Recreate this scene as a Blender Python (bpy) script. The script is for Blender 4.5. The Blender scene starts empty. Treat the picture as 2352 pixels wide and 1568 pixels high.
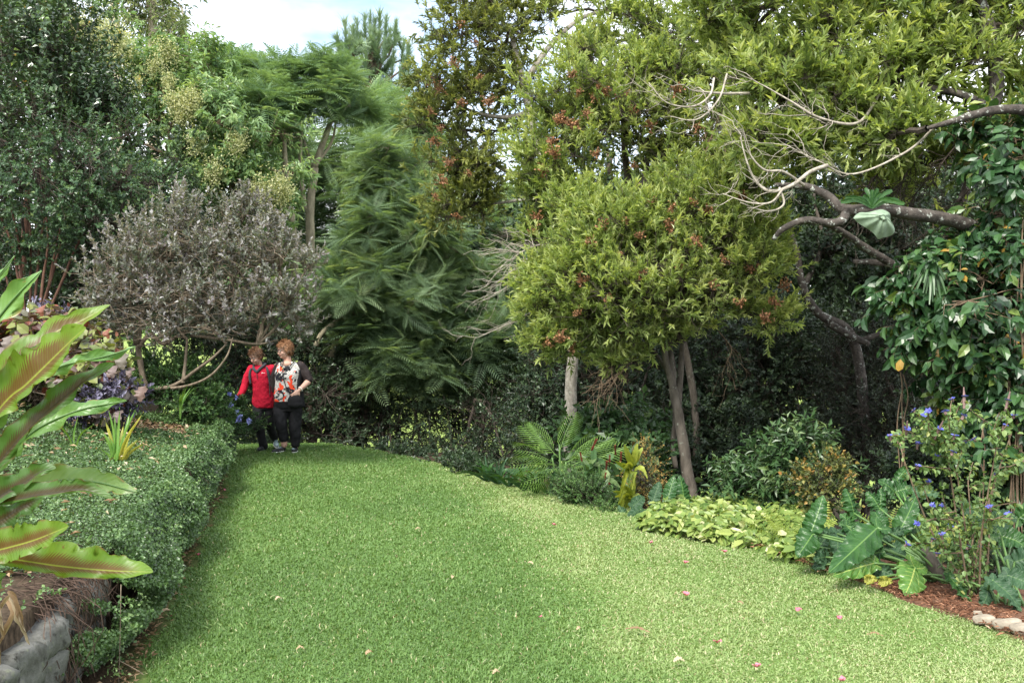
import bpy, math
import numpy as np
from mathutils import Vector

# ---------------------------------------------------------------- camera, light, exposure
S = bpy.context.scene
COL = S.collection
F = 2308.0            # focal length in pixels of a 2352 px wide frame
CAMZ = 1.6
cam_d = bpy.data.cameras.new('camera'); cam = bpy.data.objects.new('camera', cam_d); COL.objects.link(cam)
cam.location = (0, 0, CAMZ); cam.rotation_euler = (math.radians(90), 0, 0)
cam_d.sensor_width = 36.0; cam_d.lens = 36.0*F/2352.0; cam_d.clip_start = 0.05; cam_d.clip_end = 2000
S.camera = cam
SUN_EL, SUN_AZ = 50.0, 205.0           # azimuth clockwise from +Y: behind the camera, to the left
S.view_settings.view_transform = 'Standard'; S.view_settings.look = 'None'
S.view_settings.exposure = 1.95; S.view_settings.gamma = 1.0
w = bpy.data.worlds.new('World'); S.world = w; w.use_nodes = True
nt = w.node_tree; nt.nodes.clear()
out = nt.nodes.new('ShaderNodeOutputWorld'); bg = nt.nodes.new('ShaderNodeBackground')
sky = nt.nodes.new('ShaderNodeTexSky'); sky.sky_type = 'NISHITA'; sky.sun_disc = False
sky.sun_elevation = math.radians(SUN_EL); sky.sun_rotation = math.radians(SUN_AZ)
sky.air_density = 1.0; sky.dust_density = 1.5
tc = nt.nodes.new('ShaderNodeTexCoord')
mp = nt.nodes.new('ShaderNodeMapping'); mp.inputs['Scale'].default_value = (1.6, 1.6, 4.0); mp.inputs['Location'].default_value = (0.35, 0.1, 0.3)
nz = nt.nodes.new('ShaderNodeTexNoise'); nz.inputs['Scale'].default_value = 1.7; nz.inputs['Detail'].default_value = 7; nz.inputs['Roughness'].default_value = 0.52
rp = nt.nodes.new('ShaderNodeValToRGB'); rp.color_ramp.elements[0].position = 0.30; rp.color_ramp.elements[1].position = 0.54
mx = nt.nodes.new('ShaderNodeMix'); mx.data_type = 'RGBA'
mx.inputs[7].default_value = (7.2, 7.4, 7.6, 1)       # sunlit cloud, in the sky texture's own units
nt.links.new(tc.outputs['Generated'], mp.inputs['Vector']); nt.links.new(mp.outputs[0], nz.inputs['Vector'])
nt.links.new(nz.outputs['Fac'], rp.inputs[0]); nt.links.new(rp.outputs[0], mx.inputs[0])
nt.links.new(sky.outputs[0], mx.inputs[6]); nt.links.new(mx.outputs[2], bg.inputs[0])
bg.inputs[1].default_value = 0.09
nt.links.new(bg.outputs[0], out.inputs[0])
sd = bpy.data.lights.new('sun', 'SUN'); sun = bpy.data.objects.new('sun', sd); COL.objects.link(sun)
sd.energy = 2.0; sd.angle = math.radians(18); sd.color = (1.0, 0.955, 0.87)
_el, _az = math.radians(SUN_EL), math.radians(SUN_AZ)
sv = Vector((math.sin(_az)*math.cos(_el), math.cos(_az)*math.cos(_el), math.sin(_el)))
sun.rotation_euler = sv.to_track_quat('Z', 'Y').to_euler(); sun.location = sv*50
S.cycles.max_bounces = 7; S.cycles.diffuse_bounces = 4; S.cycles.transmission_bounces = 4; S.cycles.glossy_bounces = 2
S.cycles.use_denoising = True

rng = np.random.default_rng(11)
def A(*a): return np.array(a, float)
def nrm(v): return v/np.maximum(np.linalg.norm(v, axis=-1, keepdims=True), 1e-9)
def P(u, v, d):
    """the point that stands at distance d along the view through (u, v) of the 2352x1568 frame"""
    u, v, d = np.broadcast_arrays(np.asarray(u, float), np.asarray(v, float), np.asarray(d, float))
    return np.stack([(u-1176)/F*d, d, CAMZ-(v-784)/F*d], -1)
def fbm(x, y, seed, sc=1.0, n=7):
    r = np.random.default_rng(seed); o = 0
    for i in range(n):
        a = r.uniform(0, 6.28); k = sc*(0.6+0.55*i); o = o+np.sin((np.cos(a)*x+np.sin(a)*y)*k+r.uniform(0, 6.28))/(1+.45*i)
    return o/2.4

# ---------------------------------------------------------------- objects
LOC = {}
def tag(o, label=None, cat=None, group=None, kind=None):
    if label: o['label'] = label
    if cat: o['category'] = cat
    if group: o['group'] = group
    if kind: o['kind'] = kind
    return o
def thing(name, label, cat, loc, group=None):
    o = bpy.data.objects.new(name, None); COL.objects.link(o); o.empty_display_size = .2
    o.location = tuple(float(c) for c in loc); LOC[o.name] = np.array(loc, float)
    return tag(o, label, cat, group)
class MB:
    def __init__(s): s.V=[]; s.F=[]; s.n=0; s.att={'tint':[], 'lu':[], 'lv':[]}
    def add(s, V, F, tint=0.5, lu=0.0, lv=0.0):
        V = np.asarray(V, np.float32).reshape(-1, 3); m = len(V)
        for f in (F if isinstance(F, list) else [F]):
            s.F.append(np.asarray(f, np.int64)+s.n)
        s.V.append(V); s.n += m
        for k, a in (('tint', tint), ('lu', lu), ('lv', lv)):
            s.att[k].append(np.broadcast_to(np.asarray(a, np.float32), (m,)))
    def build(s, name, mat, parent=None, smooth=False, offset=None):
        me = bpy.data.meshes.new(name); V = np.concatenate(s.V).astype(np.float32)
        off = LOC[parent.name] if parent is not None else (np.zeros(3) if offset is None else np.asarray(offset, float))
        V = V-off.astype(np.float32)
        me.vertices.add(len(V)); me.vertices.foreach_set('co', V.ravel())
        ls = [f.shape[1] for f in s.F for _ in (0,)]
        li = np.concatenate([f.ravel() for f in s.F]).astype(np.int32)
        tot = np.concatenate([np.full(len(f), f.shape[1], np.int32) for f in s.F])
        st = np.concatenate([[0], np.cumsum(tot)[:-1]]).astype(np.int32)
        me.loops.add(len(li)); me.loops.foreach_set('vertex_index', li)
        me.polygons.add(len(tot)); me.polygons.foreach_set('loop_start', st); me.polygons.foreach_set('loop_total', tot)
        me.polygons.foreach_set('use_smooth', np.full(len(tot), bool(smooth)))
        for k in ('tint', 'lu', 'lv'):
            a = np.concatenate(s.att[k]); 
            if k == 'tint' or a.any():
                at = me.attributes.new(k, 'FLOAT', 'POINT'); at.data.foreach_set('value', a.astype(np.float32))
        me.update(calc_edges=True); me.validate()
        me.materials.append(mat)
        o = bpy.data.objects.new(name, me); COL.objects.link(o)
        if parent is not None: o.parent = parent
        else: o.location = tuple(off)
        LOC[o.name] = off
        return o
def place_copy(src, parent, loc=None, rot=None, sc=None):
    c = src.copy(); COL.objects.link(c); c.parent = parent
    if loc is not None: c.location = loc
    if rot is not None: c.rotation_euler = rot
    if sc is not None: c.scale = sc
    return c
def children(o): return [c for c in COL.objects if c.parent == o]
def copy_tree(o, parent=None):
    c = o.copy(); COL.objects.link(c); c.parent = parent
    for ch in children(o): copy_tree(ch, c)
    return c

# ---------------------------------------------------------------- materials
def new_mat(name):
    m = bpy.data.materials.new(name); m.use_nodes = True; t = m.node_tree; t.nodes.clear()
    o = t.nodes.new('ShaderNodeOutputMaterial'); return m, t, o
def node(t, typ, **kw):
    n = t.nodes.new(typ)
    for k, v in kw.items(): setattr(n, k, v)
    return n
def ramp(t, fac, stops):
    r = node(t, 'ShaderNodeValToRGB'); cr = r.color_ramp
    while len(cr.elements) > 1: cr.elements.remove(cr.elements[-1])
    cr.elements[0].position = stops[0][0]; cr.elements[0].color = (*stops[0][1], 1)
    for p, c in stops[1:]:
        e = cr.elements.new(p); e.color = (*c, 1)
    t.links.new(fac, r.inputs[0]); return r.outputs[0]
def mixc(t, fac, a, b, blend='MIX'):
    m = node(t, 'ShaderNodeMix', data_type='RGBA', blend_type=blend)
    for i, x in ((0, fac), (6, a), (7, b)):
        if isinstance(x, (int, float)): m.inputs[i].default_value = x
        elif isinstance(x, tuple): m.inputs[i].default_value = (*x, 1)
        else: t.links.new(x, m.inputs[i])
    return m.outputs[2]
def attr(t, k):
    a = node(t, 'ShaderNodeAttribute'); a.attribute_name = k; return a.outputs['Fac']
def math_n(t, op, a, b=None, c=None, clamp=False):
    m = node(t, 'ShaderNodeMath', operation=op); m.use_clamp = clamp
    for i, x in enumerate((a, b, c)):
        if x is None: continue
        if isinstance(x, (int, float)): m.inputs[i].default_value = x
        else: t.links.new(x, m.inputs[i])
    return m.outputs[0]
def noise(t, sc, det=3, rough=.55, coord='Object', dist=0, stretch=None):
    c = node(t, 'ShaderNodeTexCoord'); n = node(t, 'ShaderNodeTexNoise')
    n.inputs['Scale'].default_value = sc; n.inputs['Detail'].default_value = det; n.inputs['Roughness'].default_value = rough; n.inputs['Distortion'].default_value = dist
    v = c.outputs[coord]
    if stretch:
        m = node(t, 'ShaderNodeMapping'); m.inputs['Scale'].default_value = stretch; t.links.new(v, m.inputs[0]); v = m.outputs[0]
    t.links.new(v, n.inputs['Vector']); return n.outputs['Fac']
def leaf_shader(t, o, colr, rough, trans, spec=.4, ttint=(1.25, 1.2, .5), bump=None):
    b = node(t, 'ShaderNodeBsdfPrincipled'); b.inputs['Roughness'].default_value = rough
    b.inputs['Specular IOR Level'].default_value = spec
    t.links.new(colr, b.inputs['Base Color'])
    if bump is not None: t.links.new(bump, b.inputs['Normal'])
    tr = node(t, 'ShaderNodeBsdfTranslucent'); t.links.new(mixc(t, 1.0, colr, ttint, 'MULTIPLY'), tr.inputs[0])
    mxs = node(t, 'ShaderNodeMixShader'); mxs.inputs[0].default_value = trans
    t.links.new(b.outputs[0], mxs.inputs[1]); t.links.new(tr.outputs[0], mxs.inputs[2]); t.links.new(mxs.outputs[0], o.inputs[0])
def leaf_mat(name, stops, rough=.45, trans=.3, spec=.4):
    m, t, o = new_mat(name); leaf_shader(t, o, ramp(t, attr(t, 'tint'), stops), rough, trans, spec); return m
def plain_mat(name, c, rough=.6, spec=.3, vary=0, sc=20, bump=0):
    m, t, o = new_mat(name); b = node(t, 'ShaderNodeBsdfPrincipled'); b.inputs['Roughness'].default_value = rough; b.inputs['Specular IOR Level'].default_value = spec
    n = noise(t, sc, 4)
    d = tuple(max(0, x*(1-vary)) for x in c); l = tuple(min(1, x*(1+vary)) for x in c)
    t.links.new(ramp(t, n, [(.3, d), (.7, l)]), b.inputs['Base Color'])
    if bump:
        bp = node(t, 'ShaderNodeBump'); bp.inputs['Strength'].default_value = bump; bp.inputs['Distance'].default_value = .01
        t.links.new(n, bp.inputs['Height']); t.links.new(bp.outputs[0], b.inputs['Normal'])
    t.links.new(b.outputs[0], o.inputs[0]); return m
def bark_mat(name, dark, light, lichen=None, lich_amt=.58, sc=14, bump=.6, stretch=(1, 1, .35)):
    m, t, o = new_mat(name); b = node(t, 'ShaderNodeBsdfPrincipled'); b.inputs['Roughness'].default_value = .85; b.inputs['Specular IOR Level'].default_value = .15
    n = noise(t, sc, 6, .65, stretch=stretch); c = ramp(t, n, [(.32, dark), (.68, light)])
    if lichen:
        n2 = noise(t, 17, 6, .65); f = ramp(t, n2, [(lich_amt, (0, 0, 0)), (lich_amt+.05, (1, 1, 1))]); c = mixc(t, f, c, lichen)
    t.links.new(c, b.inputs['Base Color'])
    bp = node(t, 'ShaderNodeBump'); bp.inputs['Strength'].default_value = bump; bp.inputs['Distance'].default_value = .02
    t.links.new(n, bp.inputs['Height']); t.links.new(bp.outputs[0], b.inputs['Normal'])
    t.links.new(b.outputs[0], o.inputs[0]); return m

M = {}
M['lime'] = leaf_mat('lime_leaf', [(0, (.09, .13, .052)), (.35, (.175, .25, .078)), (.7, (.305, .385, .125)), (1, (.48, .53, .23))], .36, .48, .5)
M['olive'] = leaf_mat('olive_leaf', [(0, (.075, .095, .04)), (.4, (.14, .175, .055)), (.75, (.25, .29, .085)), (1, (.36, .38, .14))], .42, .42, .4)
M['rust'] = leaf_mat('rust_seed', [(0, (.15, .075, .035)), (1, (.40, .20, .10))], .7, .2)
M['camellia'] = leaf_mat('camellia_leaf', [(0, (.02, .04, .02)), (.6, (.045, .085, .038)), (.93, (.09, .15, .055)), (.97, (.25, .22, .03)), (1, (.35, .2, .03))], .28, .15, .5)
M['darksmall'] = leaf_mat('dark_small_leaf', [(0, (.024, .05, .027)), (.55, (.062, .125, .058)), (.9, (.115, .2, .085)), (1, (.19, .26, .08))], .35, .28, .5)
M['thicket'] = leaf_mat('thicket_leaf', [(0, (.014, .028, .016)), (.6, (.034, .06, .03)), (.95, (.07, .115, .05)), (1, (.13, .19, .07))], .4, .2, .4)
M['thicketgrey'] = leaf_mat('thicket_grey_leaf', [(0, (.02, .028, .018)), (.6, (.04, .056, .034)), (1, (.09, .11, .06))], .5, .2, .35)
M['flowtree'] = leaf_mat('drooping_leaf', [(0, (.07, .14, .065)), (.5, (.15, .255, .11)), (.85, (.24, .36, .15)), (1, (.36, .45, .2))], .36, .4, .5)
M['cream'] = leaf_mat('cream_blossom', [(0, (.20, .26, .10)), (.4, (.40, .42, .22)), (1, (.62, .62, .40))], .8, .35, .1)
M['feather'] = leaf_mat('feathery_leaf', [(0, (.06, .105, .062)), (.5, (.135, .215, .115)), (.85, (.225, .32, .17)), (1, (.32, .40, .21))], .5, .45, .3)
M['featherpale'] = leaf_mat('feathery_pale_leaf', [(0, (.09, .16, .09)), (.5, (.18, .285, .145)), (1, (.30, .41, .22))], .5, .42, .3)
M['pine'] = leaf_mat('pine_needle', [(0, (.09, .15, .09)), (.6, (.18, .27, .16)), (1, (.28, .37, .22))], .55, .2)
M['gum'] = leaf_mat('gum_leaf', [(0, (.07, .11, .05)), (.6, (.15, .2, .09)), (1, (.3, .33, .15))], .5, .35)
M['grey'] = leaf_mat('grey_purple_leaf', [(0, (.065, .08, .06)), (.3, (.125, .148, .11)), (.6, (.18, .195, .16)), (.85, (.195, .17, .19)), (1, (.33, .34, .32))], .45, .3, .5)
M['cover'] = leaf_mat('cover_leaf', [(0, (.028, .048, .02)), (.45, (.075, .145, .046)), (.8, (.15, .245, .085)), (.97, (.24, .33, .14)), (1, (.3, .22, .08))], .36, .25, .5)
M['lowshrub'] = leaf_mat('low_shrub_leaf', [(0, (.02, .05, .02)), (.5, (.05, .115, .035)), (1, (.12, .21, .06))], .42, .25)
M['begonia'] = leaf_mat('autumn_leaf', [(0, (.05, .025, .022)), (.2, (.12, .035, .025)), (.36, (.21, .065, .03)), (.5, (.15, .1, .085)), (.68, (.165, .13, .125)), (.85, (.09, .13, .045)), (1, (.24, .25, .06))], .5, .25)
M['purple'] = leaf_mat('purple_leaf', [(0, (.03, .025, .05)), (.6, (.085, .075, .13)), (1, (.19, .18, .26))], .5, .15)
M['hosta'] = leaf_mat('lime_cover_leaf', [(0, (.06, .12, .025)), (.45, (.16, .24, .055)), (.8, (.30, .36, .10)), (1, (.5, .52, .27))], .42, .3)
M['fernlime'] = leaf_mat('lime_fern_leaf', [(0, (.1, .17, .03)), (1, (.32, .38, .07))], .5, .35)
M['palm'] = leaf_mat('palm_leaf', [(0, (.07, .14, .04)), (.6, (.18, .31, .08)), (1, (.32, .44, .14))], .38, .3, .5)
M['ginger'] = leaf_mat('broad_leaf', [(0, (.025, .06, .02)), (.6, (.06, .125, .045)), (1, (.16, .23, .09))], .38, .25, .45)
M['vine'] = leaf_mat('vine_leaf', [(0, (.012, .035, .014)), (.6, (.035, .09, .03)), (.92, (.075, .15, .04)), (.96, (.24, .24, .03)), (1, (.32, .15, .04))], .35, .22, .45)
M['salvia'] = leaf_mat('sage_leaf', [(0, (.05, .10, .03)), (.5, (.11, .19, .06)), (.85, (.2, .28, .09)), (1, (.36, .37, .12))], .5, .3)
M['blue'] = leaf_mat('blue_petal', [(0, (.07, .08, .40)), (1, (.17, .19, .60))], .5, .25)
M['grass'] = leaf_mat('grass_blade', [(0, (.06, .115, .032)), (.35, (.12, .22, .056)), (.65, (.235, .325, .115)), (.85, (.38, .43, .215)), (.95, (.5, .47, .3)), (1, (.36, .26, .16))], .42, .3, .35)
M['crotonyellow'] = leaf_mat('yellow_shrub_leaf', [(0, (.05, .075, .025)), (.55, (.11, .13, .035)), (.85, (.28, .24, .06)), (1, (.32, .15, .05))], .5, .25)
M['twig'] = bark_mat('twig_bark', (.09, .06, .04), (.22, .165, .11), sc=30, bump=.2)
M['twigdark'] = bark_mat('dark_twig_bark', (.03, .024, .02), (.09, .075, .06), sc=30, bump=.2)
M['twiggrey'] = bark_mat('grey_shrub_bark', (.08, .062, .045), (.23, .185, .135), sc=24, bump=.3)
M['dead'] = bark_mat('bleached_wood', (.2, .175, .14), (.44, .40, .34), sc=30, bump=.2)
M['redstem'] = bark_mat('reddish_bark', (.075, .042, .03), (.21, .115, .08), sc=16, bump=.3)
M['palebark'] = bark_mat('pale_grey_bark', (.17, .15, .125), (.38, .35, .30), (.34, .36, .30), .6, 22, .7, (1, 1, .5))
M['forkbark'] = bark_mat('grey_brown_bark', (.05, .042, .034), (.155, .135, .11), (.22, .23, .19), .62, 14)
M['lichenbark'] = bark_mat('lichen_bark', (.03, .026, .023), (.105, .09, .078), (.36, .38, .34), .575, 16, .9, (1, 1, 1))
M['wattlebark'] = bark_mat('brown_bark', (.06, .045, .035), (.19, .145, .11), sc=10)
M['gumbark'] = bark_mat('pale_gum_bark', (.42, .35, .26), (.62, .54, .42), sc=6, bump=.2)
M['jacbark'] = bark_mat('jacaranda_bark', (.17, .15, .1), (.36, .32, .22), sc=14)

# ---------------------------------------------------------------- leaf and twig builders (numpy)
def T(v, *faces): return (np.array(v, float), [np.array(f) for f in faces])
LEAF = T([(0,0,0), (.45,1,.10), (1,0,-.12), (.45,-1,.10)], [(0,3,2), (0,2,1)])
LEAF6 = T([(0,0,0), (.3,.85,.07), (.72,.75,.02), (1,0,-.18), (.72,-.75,.02), (.3,-.85,.07), (.5,0,-.03)],
          [(0,6,1), (1,6,2), (2,6,3), (3,6,4), (4,6,5), (5,6,0)])
BLADE = T([(0,.5,0), (0,-.5,0), (.55,-1,.05), (.55,1,.05), (1,0,-.22)], [(0,1,2,3)], [(3,2,4)])
NEEDLE = T([(0,.5,0), (0,-.5,0), (1,0,0)], [(0,1,2)])
def frond_tpl(npair=11, plen=.3, pw=.030, droop=.3, fwd=.55, pdroop=.10, stem=.12):
    V=[]; Q=[]
    for i in range(npair):
        s = stem+(1-stem)*i/(npair-.4); pl = plen*math.sin(math.pi*min(1, .18+.82*(1-i/(npair+1))*.98)**.8)+.02
        pl = plen*(1-.85*abs(2*(s-.42)/1.16)**2.2)
        z0 = -droop*s*s
        for sg in (1, -1):
            dx, dy = fwd*pl, math.sqrt(1-fwd*fwd)*pl
            b = (s, 0, z0); m = (s+dx*.45, sg*dy*.5, z0-pdroop*pl*.2); e = (s+dx, sg*dy, z0-pdroop*pl*2.2)
            k = len(V); V += [b, (m[0]-pw*.8, m[1], m[2]), e, (m[0]+pw*.8, m[1], m[2])]; Q.append((k, k+1, k+2, k+3))
    k = len(V); V += [(0, .008, 0), (0, -.008, 0), (.55, -.006, -droop*.3), (.55, .006, -droop*.3), (1, 0, -droop)]; Q.append((k, k+1, k+2, k+3))
    return np.array(V), [np.array(Q), np.array([(k+3, k+2, k+4)])]
FROND = frond_tpl(); FROND_BIG = frond_tpl(13, .3, .024, .28, .6, .12); FERN = frond_tpl(17, .20, .020, .22, .25, .05, .05)
PALMF = frond_tpl(14, .46, .023, .36, .68, .26, .15)
def leaves(mb, p, d, n, L, W, tint, tpl=LEAF):
    """one template leaf per row: base p, long axis d, upper side n, length L, half-width factor W"""
    V, Fs = tpl; N = len(p); d = nrm(d); s = nrm(np.cross(n, d)); n = np.cross(d, s)
    L = np.broadcast_to(np.asarray(L, float), (N,))[:, None, None]; W = np.broadcast_to(np.asarray(W, float), (N,))[:, None, None]
    X = p[:, None]+d[:, None]*V[None, :, 0:1]*L+s[:, None]*V[None, :, 1:2]*W+n[:, None]*V[None, :, 2:3]*L
    m = len(V); base = (np.arange(N)*m)[:, None, None]
    mb.add(X.reshape(-1, 3), [(f[None]+base).reshape(-1, f.shape[1]) for f in Fs], np.repeat(np.broadcast_to(np.asarray(tint, float), (N,)), m))
def fronds(mb, p, d, n, L, tint, tpl=FROND, wide=1.0):
    L = np.broadcast_to(np.asarray(L, float), (len(p),)); leaves(mb, p, d, n, L, L*wide, tint, tpl)
def perp(d):
    a = np.where(np.abs(d[..., 2:3]) < .9, A(0, 0, 1), A(1, 0, 0)); e1 = nrm(np.cross(d, a)); return e1, np.cross(d, e1)
def rdir(n): return nrm(rng.normal(size=(n, 3)))
UPV = A(0, 0, 1)
def sprigs(mb, o, d, slen, k, L, W, spread=55, t0=.3, t1=.65, tj=.13, droop=0, f0=.2, upn=.5, tpl=LEAF, taper=.5, lj=.24):
    n = len(o); d = nrm(d); e1, e2 = perp(d); i = np.arange(k); f = f0+(1-f0)*i/max(1, k-1)
    ang = i[None]*2.4+rng.uniform(0, 6.28, (n, 1))+rng.normal(0, .25, (n, k))
    rad = e1[:, None]*np.cos(ang)[..., None]+e2[:, None]*np.sin(ang)[..., None]
    sp = np.radians(spread*(1-taper*f)[None]+rng.normal(0, 12, (n, k)))[..., None]
    ld = d[:, None]*np.cos(sp)+rad*np.sin(sp)-UPV*droop+rng.normal(0, lj, (n, k, 3))
    nn = d[:, None]*np.sin(sp)-rad*np.cos(sp)+UPV*upn+rng.normal(0, .25, (n, k, 3))
    sl = np.broadcast_to(np.asarray(slen, float), (n,))[:, None]
    p = o[:, None]+d[:, None]*(sl*f)[..., None]
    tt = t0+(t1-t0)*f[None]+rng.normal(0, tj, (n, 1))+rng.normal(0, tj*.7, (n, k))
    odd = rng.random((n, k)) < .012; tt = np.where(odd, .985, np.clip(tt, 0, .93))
    Ls = L*rng.uniform(.5, 1.3, (n, k))*rng.uniform(.8, 1.15, (n, 1))
    leaves(mb, p.reshape(-1, 3), ld.reshape(-1, 3), nn.reshape(-1, 3), Ls.ravel(), (Ls*W/L).ravel(), tt.ravel(), tpl)
def tubes(mb, pts, rad, sides=3, tint=.5):
    """many polylines at once: pts (M, n, 3), rad (M, n)"""
    Mn, n = pts.shape[:2]; tg = nrm(np.gradient(pts, axis=1)); e1, e2 = perp(tg)
    a = np.arange(sides)*2*math.pi/sides
    R = pts[:, :, None]+(e1[:, :, None]*np.cos(a)[:, None]+e2[:, :, None]*np.sin(a)[:, None])*rad[..., None, None]
    idx = np.arange(Mn*n*sides).reshape(Mn, n, sides); nx = np.roll(idx, -1, 2)
    q = np.stack([idx[:, :-1], nx[:, :-1], nx[:, 1:], idx[:, 1:]], -1).reshape(-1, 4)
    mb.add(R.reshape(-1, 3), q, tint)
def spline(pts, per=6):
    p = np.asarray(pts, float); q = np.vstack([2*p[0]-p[1], p, 2*p[-1]-p[-2]]); o = []
    for i in range(len(p)-1):
        a, b, c, d = q[i:i+4]; t = np.linspace(0, 1, per, endpoint=False)[:, None]
        o.append(.5*((2*b)+(c-a)*t+(2*a-5*b+4*c-d)*t*t+(3*b-a-3*c+d)*t**3))
    return np.vstack(o+[p[-1:]])
def limb(mb, pts, radii, sides=10, per=6, knob=.10, seed=0, caps=True):
    """one smooth tapering limb through pts; knob roughens its outline"""
    pts = np.asarray(pts, float); r = np.asarray(radii, float)
    q = spline(np.column_stack([pts, r]), per); p, rr = q[:, :3], np.maximum(q[:, 3], .001); n = len(p)
    tg = nrm(np.gradient(p, axis=0)); e1, e2 = perp(tg)
    # keep the frame from flipping
    for i in range(1, n):
        a = e1[i-1]-tg[i]*np.dot(e1[i-1], tg[i]); a /= max(np.linalg.norm(a), 1e-6); e1[i] = a; e2[i] = np.cross(tg[i], a)
    a = np.arange(sides)*2*math.pi/sides; g = np.random.default_rng(seed+7)
    kn = 1+knob*(np.sin(np.outer(np.arange(n), g.uniform(.3, .9, sides))+g.uniform(0, 6, sides))*.6+g.normal(0, .35, (n, sides)))
    R = p[:, None]+(e1[:, None]*np.cos(a)[:, None]+e2[:, None]*np.sin(a)[:, None])*(rr[:, None]*kn)[..., None]
    idx = np.arange(n*sides).reshape(n, sides); nx = np.roll(idx, -1, 1)
    fs = [np.stack([idx[:-1], nx[:-1], nx[1:], idx[1:]], -1).reshape(-1, 4)]
    V = R.reshape(-1, 3)
    if caps:
        V = np.vstack([V, p[:1], p[-1:]]); c0, c1 = n*sides, n*sides+1
        fs.append(np.vstack([np.stack([nx[0], idx[0], np.full(sides, c0)], -1), np.stack([idx[-1], nx[-1], np.full(sides, c1)], -1)]))
    mb.add(V, fs, .5)
def curved(a, b, n=5, sag=.08):
    """M curves from a to b, bent at random"""
    t = np.linspace(0, 1, n)[None, :, None]; L = np.linalg.norm(b-a, axis=1)[:, None, None]
    off = rng.normal(0, sag, (len(a), 1, 3))*L
    return a[:, None]*(1-t)+b[:, None]*t+off*np.sin(np.pi*t)+rng.normal(0, sag*.25, (len(a), n, 3))*L*np.sin(np.pi*t)
def clump_centres(lobes, front=.62, shell=(.4, 1.08), hole=0):
    cs=[]; ds=[]; rs=[]; hs=[]
    for (u, v, d, ru, rv, rd, n) in lobes:
        c = P(u, v, d); r = A(ru*d/F, rd, rv*d/F); q = rdir(n)
        back = rng.random(n) < front; q[:, 1] = np.where(back, -np.abs(q[:, 1]), q[:, 1])
        cs.append(c+q*r*rng.uniform(*shell, (n, 1))); ds.append(nrm(q/r*r.mean())); rs.append(np.full(n, (ru*rv)**.5*d/F)); hs.append(np.repeat(c[None], n, 0))
    return np.concatenate(cs), np.concatenate(ds), np.concatenate(rs), np.concatenate(hs)
def crown(mbL, mbT, lobes, root, k=12, L=.08, W=.02, slen=.16, ns=18, spread=55, up=.5, out=.7, cr=.36, t0=.3, t1=.65, tj=.13,
          droop=0, f0=.25, upn=.5, twr=.0035, brr=.016, front=.62, mode='sprig', tpl=LEAF, nf=6, wide=1., shell=(.4, 1.08), ctj=.09, lobe_br=.03, taper=.5, jit=.5):
    cc, cd, r, hub = clump_centres(lobes, front, shell)
    n = len(cc)
    o = np.repeat(cc, ns, 0)+rng.normal(0, 1, (n*ns, 3))*np.repeat(r*cr*rng.uniform(.55, 1.45, n), ns)[:, None]*A(1, 1, .8)*.6; ct = np.repeat(rng.normal(0, ctj, n), ns)
    d = nrm(np.repeat(cd, ns, 0)*out+rng.normal(0, jit, (n*ns, 3))+UPV*up+nrm(o-np.repeat(cc, ns, 0))*.35)
    if mode == 'sprig':
        sl = slen*rng.uniform(.6, 1.4, n*ns)
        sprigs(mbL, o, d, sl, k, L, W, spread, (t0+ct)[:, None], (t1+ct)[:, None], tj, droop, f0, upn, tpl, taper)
    elif mode == 'frond':
        e1, e2 = perp(d); m = n*ns
        ang = (np.arange(nf)*2.4)[None]+rng.uniform(0, 6.28, (m, 1)); rad = e1[:, None]*np.cos(ang)[..., None]+e2[:, None]*np.sin(ang)[..., None]
        sp = np.radians(rng.uniform(48, 92, (m, nf)))[..., None]
        fd = (d[:, None]*np.cos(sp)+rad*np.sin(sp))*A(1, 1, .75)+UPV*.10
        nn = d[:, None]*np.sin(sp)-rad*np.cos(sp)+UPV*1.2
        Ls = L*rng.uniform(.6, 1.2, (m, nf)); tt = np.clip(t0+ct[:, None]+(t1-t0)*rng.random((m, 1))+rng.normal(0, tj, (m, nf)), 0, 1)
        p = np.repeat(o[:, None], nf, 1)+rng.normal(0, .02, (m, nf, 3))
        fronds(mbL, p.reshape(-1, 3), fd.reshape(-1, 3), nn.reshape(-1, 3), Ls.ravel(), tt.ravel(), tpl, wide); sl = np.full(m, .02)
    if mbT is not None:
        root = np.asarray(root, float)
        if root.ndim == 1: root = root[None]
        hubs = np.unique(hub, axis=0); near = root[np.argmin(np.linalg.norm(hubs[:, None]-root[None], axis=2), 1)]
        nb = len(hubs); tt = np.linspace(1, .45, 7)[None]
        tubes(mbT, curved(near, hubs, 7, .07), np.repeat(lobe_br*tt, nb, 0), 6)
        tubes(mbT, curved(hub, cc, 6, .10), np.repeat((brr*np.linspace(1, .4, 6))[None], n, 0), 4)
        bk = curved(np.repeat(cc, ns, 0), o, 4, .12); tubes(mbT, bk, np.repeat((twr*np.linspace(1.5, .9, 4))[None], n*ns, 0), 3)
        if mode == 'sprig':
            tubes(mbT, np.stack([o, o+d*sl[:, None]*.95], 1), np.repeat((twr*A(.9, .5))[None], n*ns, 0), 3)
    return cc, cd, o, d

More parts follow.
